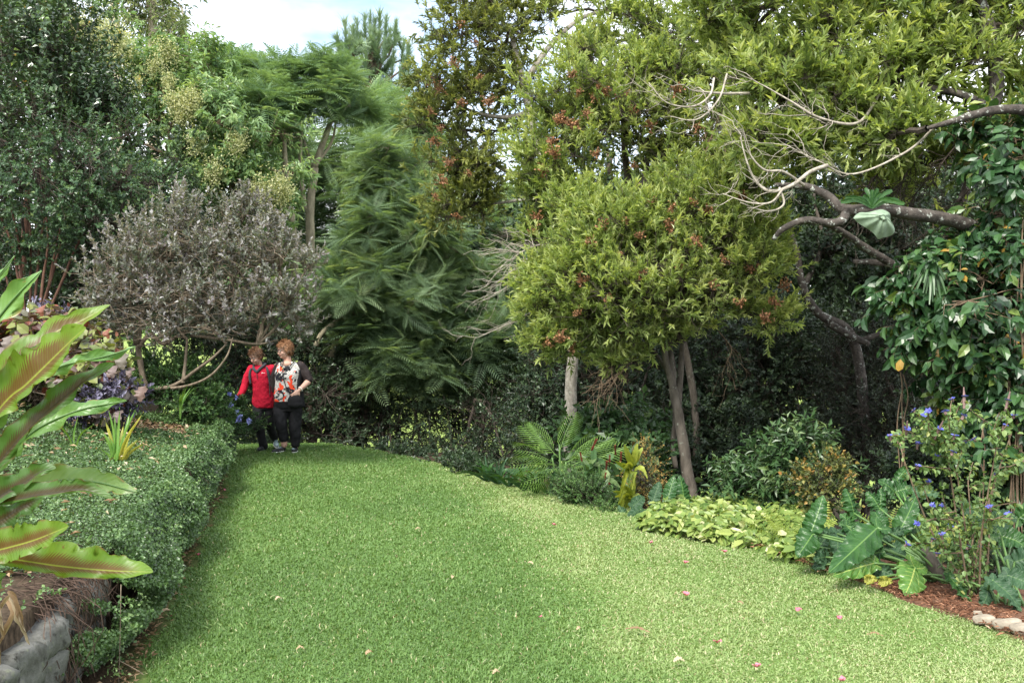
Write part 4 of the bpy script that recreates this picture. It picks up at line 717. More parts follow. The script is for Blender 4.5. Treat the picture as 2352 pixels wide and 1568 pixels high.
for (u, v, dd, lab, sc) in [(414,962,12.1,'tuft of a few thin upright reed leaves on the terrace below the grey shrub',1.),(172,1040,8.9,'pair of thin reed leaves standing in the cover left of the yellow strap plant',.8)]:
    g0 = P(u, v, dd); root = thing('reed_tuft', lab, 'reed', g0)
    for i in range(7 if sc == 1 else 3):
        mb = MB(); a = rng.normal(0, .16, 2); big_leaf(mb, [g0, g0+A(a[0]*.15, a[1]*.15, .2*sc), g0+A(a[0]*.6*sc+.06, a[1], rng.uniform(.32, .46)*sc)], .008, .008, A(1, .3, 0), ruf=0, nu=12, nv=1, prof=lambda x: (1-x**4)*1.0); mb.build('leaf', M['strap'], root, True)
# strap-leaved plant with yellowing leaves
b0 = P(268, 1082, 8.3); root = thing('strap_plant', 'upright strap leaved clump with green and yellow leaves in the terrace cover', 'plant', b0)
for i, (u, v, yl) in enumerate([(232,985,0),(247,932,0),(240,960,1),(262,950,0),(275,935,0),(330,945,1),(318,962,1),(305,985,1),(322,1005,1),(300,940,0),(316,930,0),(338,1015,1),(228,1030,0),(345,1045,0),(212,1070,0),(285,970,1),(250,1000,0),(352,1085,0),(296,1010,1),(258,975,1),(240,1010,0),(310,1020,1)]):
    e = P(u, v, 8.3+rng.uniform(-.25, .25)); m = b0*.5+e*.5; m[0] = b0[0]*.62+e[0]*.38; m[2] += .02; bb = b0+A(rng.normal(0, .035), rng.normal(0, .035), -.05)
    mb = MB(); big_leaf(mb, [bb, m, e], .0135, .0135, A(1, rng.normal(0, .5), .15), ruf=.001, nu=16, nv=2, fold=.35, prof=lambda x: .55+.45*np.sin(np.pi*np.clip(x*.8+.1, 0, 1))-np.clip(x-.7, 0, 1)**2*10.5, seed=i); mb.build('leaf', M['strapyellow' if yl else 'strap'], root, True)
# autumn-coloured shrub with brown, red and silvery leaves and bare canes
def autumn():
    root = thing('autumn_shrub', 'sprawling shrub of brown, red and silvery withered leaves on bare canes', 'shrub', tbase(120, 10.8)); mL, mT = MB(), MB()
    lob = [(60,800,11,80,45,.5,16),(150,790,10.9,70,40,.5,14),(20,850,10.8,70,40,.5,12),(110,850,10.7,70,40,.5,14),(200,850,10.6,60,45,.45,14),(250,880,10.4,45,50,.4,12),(210,910,10.3,60,30,.4,10),(-60,820,11,80,50,.5,8),(270,840,10.6,40,35,.4,6),(100,760,11.4,60,25,.4,6)]
    crown(mL, mT, lob, A(*tbase(120, 10.8)), k=7, L=.11, W=.045, slen=.2, ns=6, spread=85, up=.5, t0=.1, t1=.9, tj=.22, droop=.35, tpl=LEAF6, twr=.004, brr=.008, lobe_br=.012); mL.build('foliage', M['begonia'], root)
    k = 130; a = P(rng.uniform(60, 230, k), rng.uniform(890, 950, k), rng.uniform(10.2, 10.9, k)); b = P(rng.uniform(60, 280, k), rng.uniform(830, 900, k), rng.uniform(10.0, 10.9, k)); tubes(mT, curved(a, b, 7, .16), np.repeat(np.linspace(.009, .005, 7)[None], k, 0), 4); mT.build('canes', M['twiggrey'], root)
    for i, (u, v, s, tn) in enumerate([(282,830,.16,.72),(262,858,.12,.62),(330,905,.15,.5),(98,720,.11,.4),(20,790,.15,.7),(8,815,.13,.66),(150,970,.13,.7),(245,775,.09,.4),(305,862,.1,.6),(278,960,.12,.66)]):
        mb = MB(); c = P(u, v-18, 9.9); e = c+A(rng.normal(0, .04), -.05, -s); big_leaf(mb, [c, (c+e)/2+A(0, -.03, 0), e], s*.5, s*.45, A(1, -.3, .2), ruf=.012, rfreq=3, nu=16, nv=3, tint=tn, seed=i, prof=lambda x: np.maximum(0, np.sin(np.pi*np.clip(x, 0, 1)**.65))**.6*(1+.18*np.sin(x*22))); mb.build('withered_leaf', M['begonia'], root, True)
autumn()
r, _ = low_bush('purple_plant', 'low purple leaved ground plant between the bare canes and the grey shrub', 'plant', tbase(255, 10.3), [(250,915,10.2,35,25,.3,9),(280,905,10.4,25,30,.3,7),(215,930,10.1,35,20,.25,7),(100,745,11.7,60,14,.3,9)], 'purple', k=12, L=.045, W=.014, ns=16, t0=.3, t1=.7)
# ---------------------------------------------------------------- right side: the lime tree and its neighbours
LM = dict(k=17, L=.072, W=.0098, slen=.18, ns=27, spread=40, up=1.0, out=.6, f0=.25, t0=.42, t1=.74, tj=.14, upn=.6, cr=.46, twr=.0026, brr=.011, lobe_br=.025)
r, inf = plant('lime_tree', 'bright lime leaved tree with rusty seed heads on a grey forked trunk', 'tree', (*P(1584, 1145, 10.8)[:2], float(hgt(*P(1584, 1145, 10.8)[:2]))),
      [('trunk', [(1588,1160,10.8),(1578,1080,10.8),(1566,1000,10.8),(1556,940,10.8),(1545,890,10.8)], [.088,.064,.058,.053,.046]), ('limb', [(1548,900,10.8),(1530,830,10.75),(1520,770,10.7),(1500,690,10.7)], [.042,.036,.03,.02]),
       ('limb', [(1556,940,10.85),(1562,870,10.95),(1566,800,11.0),(1580,690,11.1)], [.04,.035,.03,.02]), ('limb', [(1545,885,10.8),(1535,800,11.0),(1490,640,11.5),(1480,420,11.9),(1520,220,12)], [.045,.05,.05,.04,.025]),
       ('limb', [(1552,1075,10.95),(1545,1020,11),(1550,960,11),(1540,870,11.1),(1470,760,11.1)], [.03,.028,.028,.025,.015])],
      [(1560,500,10.6,130,80,.6,17),(1660,520,10.6,110,75,.55,15),(1420,560,10.5,110,90,.6,16),(1340,640,10.5,100,100,.6,16),(1480,660,10.4,150,110,.65,22),(1625,615,10.5,125,105,.6,19),(1710,620,10.6,50,70,.5,8),(1300,775,10.7,65,55,.4,13),(1350,720,10.5,60,60,.4,9),(1580,710,10.6,110,55,.5,10),(1400,745,10.7,110,60,.5,10),(1680,700,10.6,45,35,.4,4),(1260,700,10.6,40,60,.35,5),(1370,500,10.7,60,50,.4,7),(1750,560,10.8,50,60,.4,7),(1420,835,10.7,55,28,.3,4),(1765,725,10.5,40,35,.3,4),(1560,785,10.6,55,25,.3,3),(1700,455,10.8,80,50,.5,9),(1600,440,11,100,50,.5,9),(1235,640,10.7,25,40,.3,4),(1330,480,11,60,50,.4,6)],
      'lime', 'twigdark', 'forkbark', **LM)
sp = [P(u, v, d) for u, v, d in [(1622,490,9.98),(1668,600,9.9),(1420,590,9.9),(1335,650,9.9),(1330,720,9.95),(1395,690,9.8),(1535,520,9.95),(1500,470,10.0),(1470,545,9.9),(1385,520,9.95),(1360,560,9.9),(1590,470,10.0),(1700,455,10.1),(1800,660,10.1),(1780,700,10.1),(1755,735,10.1),(1480,640,9.8),(1560,610,9.8),(1600,560,9.85),(1700,700,9.9),(1290,780,10.2),(1260,790,10.3),(1310,800,10.3),(1440,510,9.9),(1640,660,9.8),(1730,620,10.0),(1545,480,10.0)]]
clusters(r, 'seed_head', M['rust'], sp, berries(26, .075, .018, .3), 4)
r, inf = plant('olive_tree', 'tall lime and olive leaved tree with orange seed heads, higher in the middle', 'tree', (*P(1600, 1000, 13.2)[:2], float(hgt(*P(1600, 1000, 13.2)[:2]))),
      [('trunk', [(1600,1150,13.2),(1592,900,13.2),(1530,650,12.8),(1450,450,12.4),(1430,250,12.4)], [.055,.048,.045,.045,.035]), ('limb', [(1530,650,12.8),(1575,500,12.6),(1620,330,12.4),(1660,180,12.3)], [.05,.04,.03,.02]), ('limb', [(1455,480,12.5),(1370,430,12.3),(1290,380,12)], [.035,.03,.015])],
      [(1310,250,11.9,120,80,.7,17),(1270,370,11.7,80,80,.6,12),(1250,470,11.8,65,70,.5,9),(1430,170,12.1,130,85,.7,19),(1440,310,11.9,140,90,.7,20),(1560,240,12.1,130,95,.7,19),(1590,100,12.3,140,85,.7,17),(1500,70,12.5,110,60,.6,9),(1650,350,12,110,80,.6,13),(1240,560,12,45,60,.4,6),(1700,180,12.2,90,90,.6,12),(1370,110,12.6,70,50,.5,7),(1340,440,12.1,90,70,.5,6),(1540,390,12.2,90,60,.5,6),(1680,440,12,60,50,.4,5)],
      'lime', 'twigdark', 'forkbark', **{**LM, 'L':.074, 'ns':25, 't0':.34, 't1':.72})
sp = [P(u+rng.normal(0, 6), v+rng.normal(0, 6), d) for u, v, d in [(1290,270,11.15),(1310,280,11.1),(1280,285,11.1),(1350,265,11.15),(1335,290,11.1),(1375,195,11.3),(1390,225,11.3),(1400,210,11.3),(1370,230,11.3),(1440,220,11.3),(1270,360,11.0),(1250,390,11.1),(1235,500,11.2),(1260,330,11.1),(1450,380,11.1),(1500,290,11.2),(1360,350,11.0),(1330,220,11.2),(1310,180,11.3),(1550,210,11.3),(1450,260,11.2),(1300,480,11.4),(1225,540,11.5),(1600,300,11.3)]]
clusters(r, 'seed_head', M['rust'], sp, berries(26, .075, .018, .3), 4)
# dead bleached branches, each limb with its forks
def dead_branch(par, pts, rad, twigs=14, spread=.5, dirv=None, mat='dead'):
    rad = [q*.72 for q in rad]
    p3 = np.array([P(*q) for q in pts]); mb = MB(); limb(mb, p3, rad, 7, 7, .08); s = spline(p3, 10); k = twigs
    i = rng.integers(len(s)//4, len(s), k); a = s[i]; tg = nrm(np.gradient(s, axis=0))[i]; b = a+(tg*rng.uniform(.4, 1, (k, 1))+rng.normal(0, .45, (k, 3))+(0 if dirv is None else A(*dirv)*.4))*spread*rng.uniform(.3, 1, (k, 1)); r0 = rad[-1]*1.1
    c = curved(a, b, 7, .12); tubes(mb, c, np.repeat(np.linspace(r0, r0*.35, 7)[None], k, 0), 4)
    j = rng.integers(0, k, k*2); m = c[j, rng.integers(2, 6, k*2)]; tubes(mb, curved(m, m+(nrm(b[j]-a[j])+rng.normal(0, .6, (k*2, 3)))*spread*.35, 5, .12), np.repeat(np.linspace(r0*.6, r0*.25, 5)[None], k*2, 0), 3)
    mb.build('dead_branch', M[mat], par, True)
lime = r
for pts, rad, n, s in [([(1250,560,11.2),(1215,570,11.2),(1180,590,11.2)], [.014,.011,.006], 13, .38), ([(1250,600,11.2),(1220,620,11.2),(1180,650,11.2),(1110,690,11.2)], [.013,.01,.008,.004], 9, .35), ([(1260,700,11),(1215,720,11),(1165,745,11),(1090,778,11)], [.014,.012,.009,.004], 9, .4), ([(1250,560,11.2),(1210,600,11.1),(1180,620,11.0)], [.013,.010,.006], 12, .4)]:
    dead_branch(lime, pts, rad, n, s, (-1, 0, -.2))
for pts, rad, n, s in [([(1560,770,10.7),(1490,790,10.6),(1440,830,10.5),(1410,880,10.4)], [.014,.011,.008,.004], 34, .4), ([(1510,700,10.7),(1420,770,10.6),(1390,850,10.5)], [.014,.010,.005], 34, .4), ([(1470,420,11.4),(1430,470,11.3),(1390,500,11.3)], [.014,.010,.006], 26, .4), ([(1560,480,11.5),(1600,400,11.4),(1640,300,11.3)], [.02,.016,.01], 18, .4), ([(1650,760,10.8),(1680,800,10.7),(1670,830,10.7)], [.010,.007,.004], 12, .3)]:
    dead_branch(r, pts, rad, n, s, (-.3, 0, -.8), 'twig')
# tree with the straight trunk, darker olive crown higher on the left
r, inf = plant('grey_trunk_tree', 'straight grey trunked tree with an airy olive crown against the white sky', 'tree', (*P(1310, 1060, 12.2)[:2], float(hgt(*P(1310, 1060, 12.2)[:2]))),
      [('trunk', [(1306,1130,12.2),(1309,1020,12.2),(1311,900,12.2),(1314,800,12.2),(1300,600,12.6),(1260,430,13.2),(1215,250,13.8),(1170,60,14)], [.082,.078,.074,.070,.065,.06,.05,.03]), ('limb', [(1265,440,13.2),(1180,400,13.6),(1090,350,14),(1040,300,14)], [.045,.035,.025,.015]), ('limb', [(1215,260,13.8),(1150,270,14),(1070,250,14),(1000,200,14)], [.04,.03,.022,.012]), ('limb', [(1270,460,13.2),(1200,460,13.6),(1120,470,14)], [.035,.025,.012]), ('limb', [(1200,200,13.8),(1260,110,14),(1340,40,14.2),(1430,20,14.4)], [.045,.04,.03,.02])],
      [(1040,70,14,75,75,.9,10),(1110,110,14,80,80,.9,11),(1010,180,14,60,70,.8,9),(1080,230,14,80,60,.8,9),(1130,30,14.2,90,50,.9,8),(1020,290,13.9,55,55,.7,8),(1090,350,13.9,75,50,.7,8),(1030,400,14,50,60,.6,8),(1060,470,14,55,50,.6,8),(1120,430,14.1,60,50,.6,6),(1200,80,14.3,80,70,.8,7),(1290,30,14.4,90,50,.8,7),(1400,20,14.6,90,50,.8,6),(1180,190,14.2,60,60,.7,6),(1150,300,14.4,50,40,.5,3),(1025,500,14,35,35,.5,4)],
      'olive', 'twigdark', 'palebark', **{**LM, 'L':.085, 'W':.0115, 'ns':17, 't0':.18, 't1':.72, 'tj':.16, 'cr':.42, 'jit':.65, 'up':.45})
sp = [P(u, v, 13.2) for u, v in [(985,190),(1010,210),(1040,150),(1000,330),(1010,300),(1060,240),(1100,180),(990,260),(1015,420),(1050,500),(1030,380),(1090,100),(1060,60),(1120,240),(1075,400),(1000,455)]]
clusters(r, 'seed_head', M['rust'], sp, berries(24, .09, .02, .3), 3)
# right-hand big tree with lichen-covered limbs
big = [('trunk', [(2420,1260,8.8),(2390,1050,8.8),(2300,860,8.8),(2262,760,8.8),(2265,640,8.8)], [.22,.19,.13,.115,.105]), ('limb', [(2262,740,8.8),(2295,560,8.8),(2285,430,8.9),(2262,300,9),(2290,200,9.1),(2270,60,9.2),(2225,-60,9.3)], [.09,.07,.055,.05,.065,.06,.05]),
       ('limb', [(2290,600,8.8),(2275,545,8.7),(2200,510,8.5),(2100,492,8.3),(2010,480,8.2),(1940,482,8.2),(1900,450,8.25),(1850,428,8.3),(1780,425,8.5)], [.066,.066,.058,.052,.047,.043,.036,.029,.017]),
       ('limb', [(1945,480,8.2),(1935,505,8.15),(1905,512,8.1),(1850,505,8.1),(1800,525,8.15),(1775,550,8.2)], [.04,.038,.033,.03,.025,.016]), ('limb', [(2420,270,8.6),(2340,252,8.5),(2260,258,8.4),(2200,275,8.3),(2130,295,8.3)], [.05,.045,.036,.028,.016]),
       ('limb', [(2290,220,9.1),(2262,330,9),(2240,400,9)], [.05,.045,.03]), ('limb', [(2260,240,9.0),(2200,215,9),(2120,195,9.1),(2050,150,9.3)], [.04,.035,.025,.012]),
       ('limb', [(2235,640,9.0),(2180,560,9.4),(2220,430,9.6),(2240,300,9.8)], [.05,.05,.045,.035]), ('limb', [(2070,620,9.2),(1990,570,9),(1930,530,8.8),(1880,505,8.6)], [.045,.035,.028,.018]), ('limb', [(2160,700,9.0),(2100,660,9.2),(2060,610,9.4),(1960,600,9.6)], [.06,.05,.04,.02]),
       ('limb', [(2262,760,8.8),(2210,700,8.7),(2160,650,8.6),(2145,560,8.6)], [.07,.055,.035,.02]), ('limb', [(2420,480,8.4),(2350,540,8.4),(2330,660,8.4)], [.085,.08,.06])]
r, inf = plant('lichen_tree', 'large right hand tree with thick dark limbs spotted with pale lichen', 'tree', (*P(2420, 1260, 8.8)[:2], float(hgt(*P(2420, 1260, 8.8)[:2]))), big,
      [(1780,200,9.4,100,80,.6,14),(1880,120,9.5,110,90,.6,14),(1770,330,9.4,80,60,.5,9),(1900,250,9.3,100,70,.6,13),(1990,190,9.4,100,80,.6,13),(2080,70,9.6,120,80,.6,13),(2050,310,9.0,75,40,.4,8),(1720,80,9.8,100,90,.6,12),(1940,30,9.8,110,60,.6,9),(2180,60,9.7,90,70,.6,9),(1840,350,9.4,80,40,.4,6),(2180,160,9.4,70,60,.5,7),(1620,40,9.9,90,50,.5,6),(2340,60,9.4,80,120,.6,12),(2260,20,9.8,80,80,.6,9),(2230,330,9.6,80,70,.5,8),(2330,230,9.5,60,60,.5,7),(2090,210,9.8,90,70,.6,9),(1960,300,9.9,90,60,.6,9),(2120,390,9.9,90,60,.5,6),(2010,430,10.2,90,50,.5,5),(2000,350,9.4,90,30,.4,5),(2330,330,9.4,60,60,.5,5),(2150,-60,9.6,260,60,1,12),(1800,-60,9.6,260,60,1,12)],
      'lime', 'twigdark', 'lichenbark', **{**LM, 'L':.095, 'W':.0135, 'slen':.2, 'k':14, 'ns':17, 't0':.32, 't1':.7, 'lobe_br':.03, 'up':.55}, roots=[(2050,150,9.3),(2225,-40,9.3),(2130,295,8.3),(1900,120,9.8),(1780,425,8.5),(2270,60,9.2),(1800,0,9.9),(1700,260,9.6)])
for pts, rad, n, s in [([(2050,150,9.3),(2000,250,8.9),(1960,285,8.65),(1880,270,8.5),(1820,235,8.5),(1760,200,8.5)], [.022,.02,.018,.015,.012,.006], 14, .4), ([(1850,428,8.3),(1800,395,8.1),(1755,390,8.0),(1720,350,7.95),(1708,310,7.9)], [.02,.015,.012,.008,.004], 8, .3), ([(1900,380,8.1),(1860,395,8.0),(1820,425,7.95),(1770,440,7.95),(1735,415,7.95),(1715,370,7.9),(1700,315,7.9)], [.024,.022,.02,.018,.014,.009,.005], 7, .3), ([(1800,432,7.95),(1770,465,7.9),(1720,465,7.9),(1660,445,7.9)], [.013,.011,.008,.004], 5, .25), ([(1790,430,7.95),(1800,470,7.95),(1760,485,7.95),(1700,465,7.9)], [.012,.012,.009,.004], 5, .25),
                       ([(1720,215,9),(1660,215,8.8),(1600,210,8.7)], [.02,.016,.008], 6, .3), ([(1640,180,8.8),(1630,220,8.7),(1590,245,8.65),(1530,235,8.6),(1490,190,8.6)], [.014,.013,.011,.008,.004], 12, .3), ([(1670,170,8.8),(1650,230,8.7),(1600,275,8.65),(1540,268,8.6)], [.013,.012,.009,.004], 8, .3), ([(2150,289,8.35),(2080,350,8.5),(1960,400,8.5),(1880,370,8.4),(1800,330,8.4)], [.016,.014,.011,.008,.004], 16, .4)]:
    dead_branch(r, pts, rad, n, s, (-.6, 0, .1))
for c in [(2080,400,9.2), (2160,380,9.2), (2000,420,9.2), (2190,480,9.2), (2100,450,9.3), (2230,250,9.4), (1900,330,9.6)]:
    c3 = P(*c); dead_branch(r, [(c[0]+40,c[1]-50,c[2]),(c[0],c[1],c[2]),(c[0]-20,c[1]+40,c[2])], [.012,.009,.005], 30, .45, (0, 0, -.5), 'twigdark')
# staghorn fern on the limb
def staghorn():
    root = thing('staghorn_fern', 'staghorn fern with a pale green shield below the lichen covered limb', 'fern', P(2010, 482, 8.2))
    mb = MB(); n = 26; m = 18; c = P(2018, 500, 8.12); out = [(1962,500),(1975,488),(2000,486),(2030,480),(2046,492),(2050,512),(2058,524),(2050,540),(2030,545),(2018,548),(2003,530),(1985,520)]
    oo = spline(np.array([P(u, v, 8.1) for u, v in out+out[:1]]), 5)[:-1]; k = len(oo); V=[c+A(0, -.10, 0)]; Fq=[]
    for j in range(1, 7):
        t = j/6; q = c+(oo-c)*t; q[:, 1] = c[1]-.10*(1-t*t)+.012*np.sin(np.arange(k)*.9)*t; V.append(q)
    V = np.vstack([V[0][None]]+V[1:]); idx = 1+np.arange(6*k).reshape(6, k); nx = np.roll(idx, -1, 1)
    mb.add(V, [np.stack([idx[:-1], nx[:-1], nx[1:], idx[1:]], -1).reshape(-1, 4), np.stack([np.zeros(k, int), idx[0], nx[0]], -1)]); mb.build('shield_frond', plain_mat('pale_shield_frond', (.20, .27, .19), .6, .2, .22, 14, .3), root, True)
    for i in range(15):
        a = -1.25+2.5*i/14; b0 = P(2003, 478, 8.15); L = rng.uniform(.17, .30)*(1 if abs(a) > .7 else .8); dr = A(math.sin(a), rng.uniform(-.5, .5), max(.12, math.cos(a)*.8)); mb = MB()
        big_leaf(mb, [b0, b0+dr*L*.5+A(0, 0, .02), b0+dr*L-A(0, 0, .03*abs(a))], .022, .022, np.cross(dr, A(0, 1, 0)), ruf=.004, nu=14, nv=2, prof=lambda x: .35+.65*x-.5*np.clip(x-.85, 0, 1)*6, seed=i); mb.build('frond', M['philo'], root, True)
    root = thing('staghorn_fern', 'drooping antler shaped fern in the climbing vine on the trunk', 'fern', P(2150, 650, 8.2))
    for i in range(16):
        b0 = P(2130, 620, 8.15); e = P(rng.uniform(2085, 2175), rng.uniform(640, 700), rng.uniform(7.9, 8.2)); mb = MB()
        big_leaf(mb, [b0, (b0+e)/2+A(0, -.04, .06), e], .010, .010, A(1, -.3, .2), ruf=.002, nu=12, nv=2, prof=lambda x: .4+.6*np.sin(np.pi*np.clip(x, 0, .97)), seed=i); mb.build('frond', M['ginger'], root, True)
staghorn()
# climbing vine with big leaves over the right trunk
def vine():
    root = thing('climbing_vine', 'climbing vine with large dark pointed leaves cloaking the right trunk', 'vine', (*P(2300, 1200, 8.4)[:2], 0)); mL, mT = MB(), MB()
    lob = [(2290,330,8.7,70,60,.4,8),(2320,430,8.5,60,70,.4,9),(2120,585,8.9,70,35,.3,8),(2225,610,8.8,60,45,.3,8),(2110,650,8.6,75,45,.4,10),(2200,690,8.3,90,70,.4,13),(2330,590,8.3,50,80,.4,10),(2120,720,8.4,60,50,.4,7),(2330,760,8.3,60,90,.4,11),(2230,800,8.3,90,60,.4,11),(2150,800,8.4,50,40,.3,5),(2270,900,8.3,90,70,.4,12),(2340,900,8.3,40,90,.3,8),(2310,1000,8.3,80,70,.35,10),(2330,1100,8.4,60,60,.3,6),(2230,960,8.5,60,50,.3,6)]
    cc, cd, o, d = crown(mL, mT, lob, np.array([P(2260,700,8.7), P(2290,560,8.7), P(2330,850,8.6), P(2390,1050,8.7)]), k=7, L=.118, W=.034, slen=.2, ns=12, spread=70, up=.1, out=.9, t0=.35, t1=.6, tj=.2, droop=.75, upn=1.0, tpl=LEAF6, front=.8, cr=.5, twr=.004, brr=.007, lobe_br=.012, jit=.4)
    mL.build('foliage', M['vine'], root); mT.build('stems', M['twig'], root)
    g = rng
    for i in range(14):
        u = [2318,2335,2345,2349,2322,2340,2070,2078,2066,2255,2262,2345,2332,2348][i]; top = [680,690,720,560,800,640,830,860,900,960,980,500,900,760][i]; bot = [1180,1200,1230,1150,1210,1240,1090,1110,1120,1180,1190,1000,1220,1180][i]
        vs = np.linspace(top, bot, 6); d = 7.9 if u > 2200 else 8.6; mb = MB(); limb(mb, [P(u+g.normal(0, 3), v, d) for v in vs], np.linspace(.006, .005, 6), 5, 5, .05); mb.build('hanging_stem', M['twig'], root, True)
vine()

# dark thicket under the canopy
DK = dict(k=16, L=.056, W=.018, slen=.3, ns=28, twr=.0022, spread=62, up=.35, out=.7, cr=.46, t0=.25, t1=.6, tj=.18, upn=.8, droop=.15, brr=.012, lobe_br=.022, shell=(.35, .98))
def thicket(label, u, d, lobes, mat='thicket', **kw):
    b = base_at(u, d); n = 4; st = [('stem', [(u+rng.uniform(-50, 50),1200,d+rng.uniform(-.3,.3)),(u+rng.uniform(-70,70),1000,d+rng.uniform(-.3,.3)),(u+rng.uniform(-90,90),800,d)], [.035,.028,.015]) for _ in range(n)]
    return plant('thicket_shrub', label, 'shrub', b, st, lobes, mat, 'twigdark', 'twigdark', crownname='crown', **{**DK, **kw})
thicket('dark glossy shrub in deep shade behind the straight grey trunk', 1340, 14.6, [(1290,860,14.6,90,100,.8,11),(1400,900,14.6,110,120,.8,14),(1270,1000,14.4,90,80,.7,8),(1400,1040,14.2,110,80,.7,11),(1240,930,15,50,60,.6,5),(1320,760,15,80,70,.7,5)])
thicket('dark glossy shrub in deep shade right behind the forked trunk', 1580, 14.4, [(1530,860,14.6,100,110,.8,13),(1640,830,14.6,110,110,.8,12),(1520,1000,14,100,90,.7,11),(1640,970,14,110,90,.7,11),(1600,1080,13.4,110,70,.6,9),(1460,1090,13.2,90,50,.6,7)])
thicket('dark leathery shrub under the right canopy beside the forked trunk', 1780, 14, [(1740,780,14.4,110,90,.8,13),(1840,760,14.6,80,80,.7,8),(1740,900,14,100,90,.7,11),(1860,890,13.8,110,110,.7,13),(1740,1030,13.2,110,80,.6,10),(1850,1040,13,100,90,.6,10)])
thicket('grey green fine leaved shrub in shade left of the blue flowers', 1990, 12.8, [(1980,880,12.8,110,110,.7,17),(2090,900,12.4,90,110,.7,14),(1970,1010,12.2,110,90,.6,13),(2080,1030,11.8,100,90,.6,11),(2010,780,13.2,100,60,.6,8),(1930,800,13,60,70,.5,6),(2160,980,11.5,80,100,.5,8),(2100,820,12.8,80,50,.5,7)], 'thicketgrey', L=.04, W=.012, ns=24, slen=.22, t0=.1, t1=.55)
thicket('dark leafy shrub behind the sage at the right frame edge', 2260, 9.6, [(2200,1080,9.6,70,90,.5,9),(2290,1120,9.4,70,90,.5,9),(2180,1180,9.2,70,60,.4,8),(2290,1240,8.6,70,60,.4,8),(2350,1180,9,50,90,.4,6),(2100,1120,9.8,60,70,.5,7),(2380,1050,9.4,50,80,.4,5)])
thicket('pale green sunlit bush seen through the gap left of the vine', 1960, 20, [(1960,680,20,70,60,.9,10),(1930,740,20,70,50,.9,8),(2030,720,20,80,70,.9,9)], 'lowshrub', L=.09, W=.03, t0=.5, t1=.95)
plant('dark_leaf_tree', 'dark small leaved tree silhouetted below the lichen covered limb', 'tree', base_at(1980, 12), [('trunk', [(1990,1000,12),(1960,780,12),(1880,720,11.8),(1845,660,11.8),(1830,580,11.9),(1800,480,12)], [.065,.06,.052,.045,.035,.022]), ('limb', [(1960,790,12),(2040,760,11.9),(2120,740,11.8)], [.04,.03,.02]), ('limb', [(1845,660,11.8),(1880,590,12),(1890,540,12)], [.04,.03,.015]), ('limb', [(1900,740,11.9),(1950,770,11.6),(1995,790,11.4)], [.05,.045,.03])],
      [(1900,590,12.2,50,35,.6,7),(1970,560,12.4,70,50,.7,10),(2010,600,12.4,70,40,.7,9),(1930,640,12.6,50,25,.5,4),(2060,560,12.5,60,60,.6,7),(1880,520,12.6,60,40,.6,5),(2110,480,12.8,80,60,.6,6),(1990,430,13,100,50,.7,6),(1880,440,13,80,40,.6,5)], 'thicket', 'twigdark', 'lichenbark', **{**DK, 'L':.07, 'W':.024, 'ns':13})
# second row of shade trees further back, crowns copied from one tree
def shade_tree(i, u, d, sc, lab, src=None):
    root, _ = plant('shade_tree', lab, 'tree', base_at(u, d), [('trunk', [(u,1100,d),(u+20,850,d),(u-10,600,d),(u,350,d)], [.17,.14,.11,.06]), ('limb', [(u,800,d),(u+60,650,d),(u+120,560,d)], [.07,.05,.03]), ('limb', [(u,760,d),(u-70,640,d),(u-120,520,d)], [.07,.05,.03])],
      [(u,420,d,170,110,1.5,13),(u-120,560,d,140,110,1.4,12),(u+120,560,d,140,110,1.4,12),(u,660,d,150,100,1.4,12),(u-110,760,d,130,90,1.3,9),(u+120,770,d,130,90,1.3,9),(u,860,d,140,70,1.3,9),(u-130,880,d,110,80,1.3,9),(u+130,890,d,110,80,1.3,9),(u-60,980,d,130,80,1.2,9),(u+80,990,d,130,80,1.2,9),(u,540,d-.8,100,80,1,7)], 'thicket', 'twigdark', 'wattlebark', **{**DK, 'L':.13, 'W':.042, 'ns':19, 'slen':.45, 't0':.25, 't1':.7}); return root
shade_tree(0, 1400, 19.5, 1, 'dark shade tree standing behind the straight grey trunk')
shade_tree(2, 2050, 18, 1, 'dark shade tree standing behind the grey green shrub and the dark leaf tree')
shade_tree(1, 1700, 19, 1, 'dark shade tree standing behind the forked trunk and its crown')
# distant trees beyond the meadow
far0, _ = plant('distant_tree', 'round leafy tree at the far edge of the sunlit meadow', 'tree', base_at(1176, 80), [('trunk', [(1176,900,80),(1180,740,80),(1176,640,80)], [.5,.4,.2])],
      [(1176,600,80,70,50,3.2,10),(1120,650,80,60,45,3,9),(1235,650,80,60,45,3,9),(1176,690,80,80,40,3,9),(1100,720,80,50,30,2.5,6),(1250,720,80,50,30,2.5,6)], 'flowtree', 'twigdark', 'wattlebark', 'trees beyond the meadow', k=12, L=.7, W=.3, slen=1.6, ns=14, cr=.5, brr=.08, lobe_br=.2, twr=.03)
o0 = np.array(far0.location)
for i, (x, y, s, rz) in enumerate([(-44,72,1.1,1),(-33,84,1.2,2.2),(-21,78,1.0,3),(-11,92,1.25,4),(3.5,100,1.1,.6),(12,84,1.0,5),(21,90,1.2,1.7),(30,78,1.0,2.6),(40,88,1.2,3.6),(52,82,1.2,.3),(64,90,1.25,4.4),(-56,80,1.2,5.2),(-68,90,1.3,1.3)]):
    c = far0 if i == 0 else copy_tree(far0); c.location = (x, y, float(hgt(x, y))-.2); c.rotation_euler = (0, 0, rz); c.scale = (s, s, s*1.05)

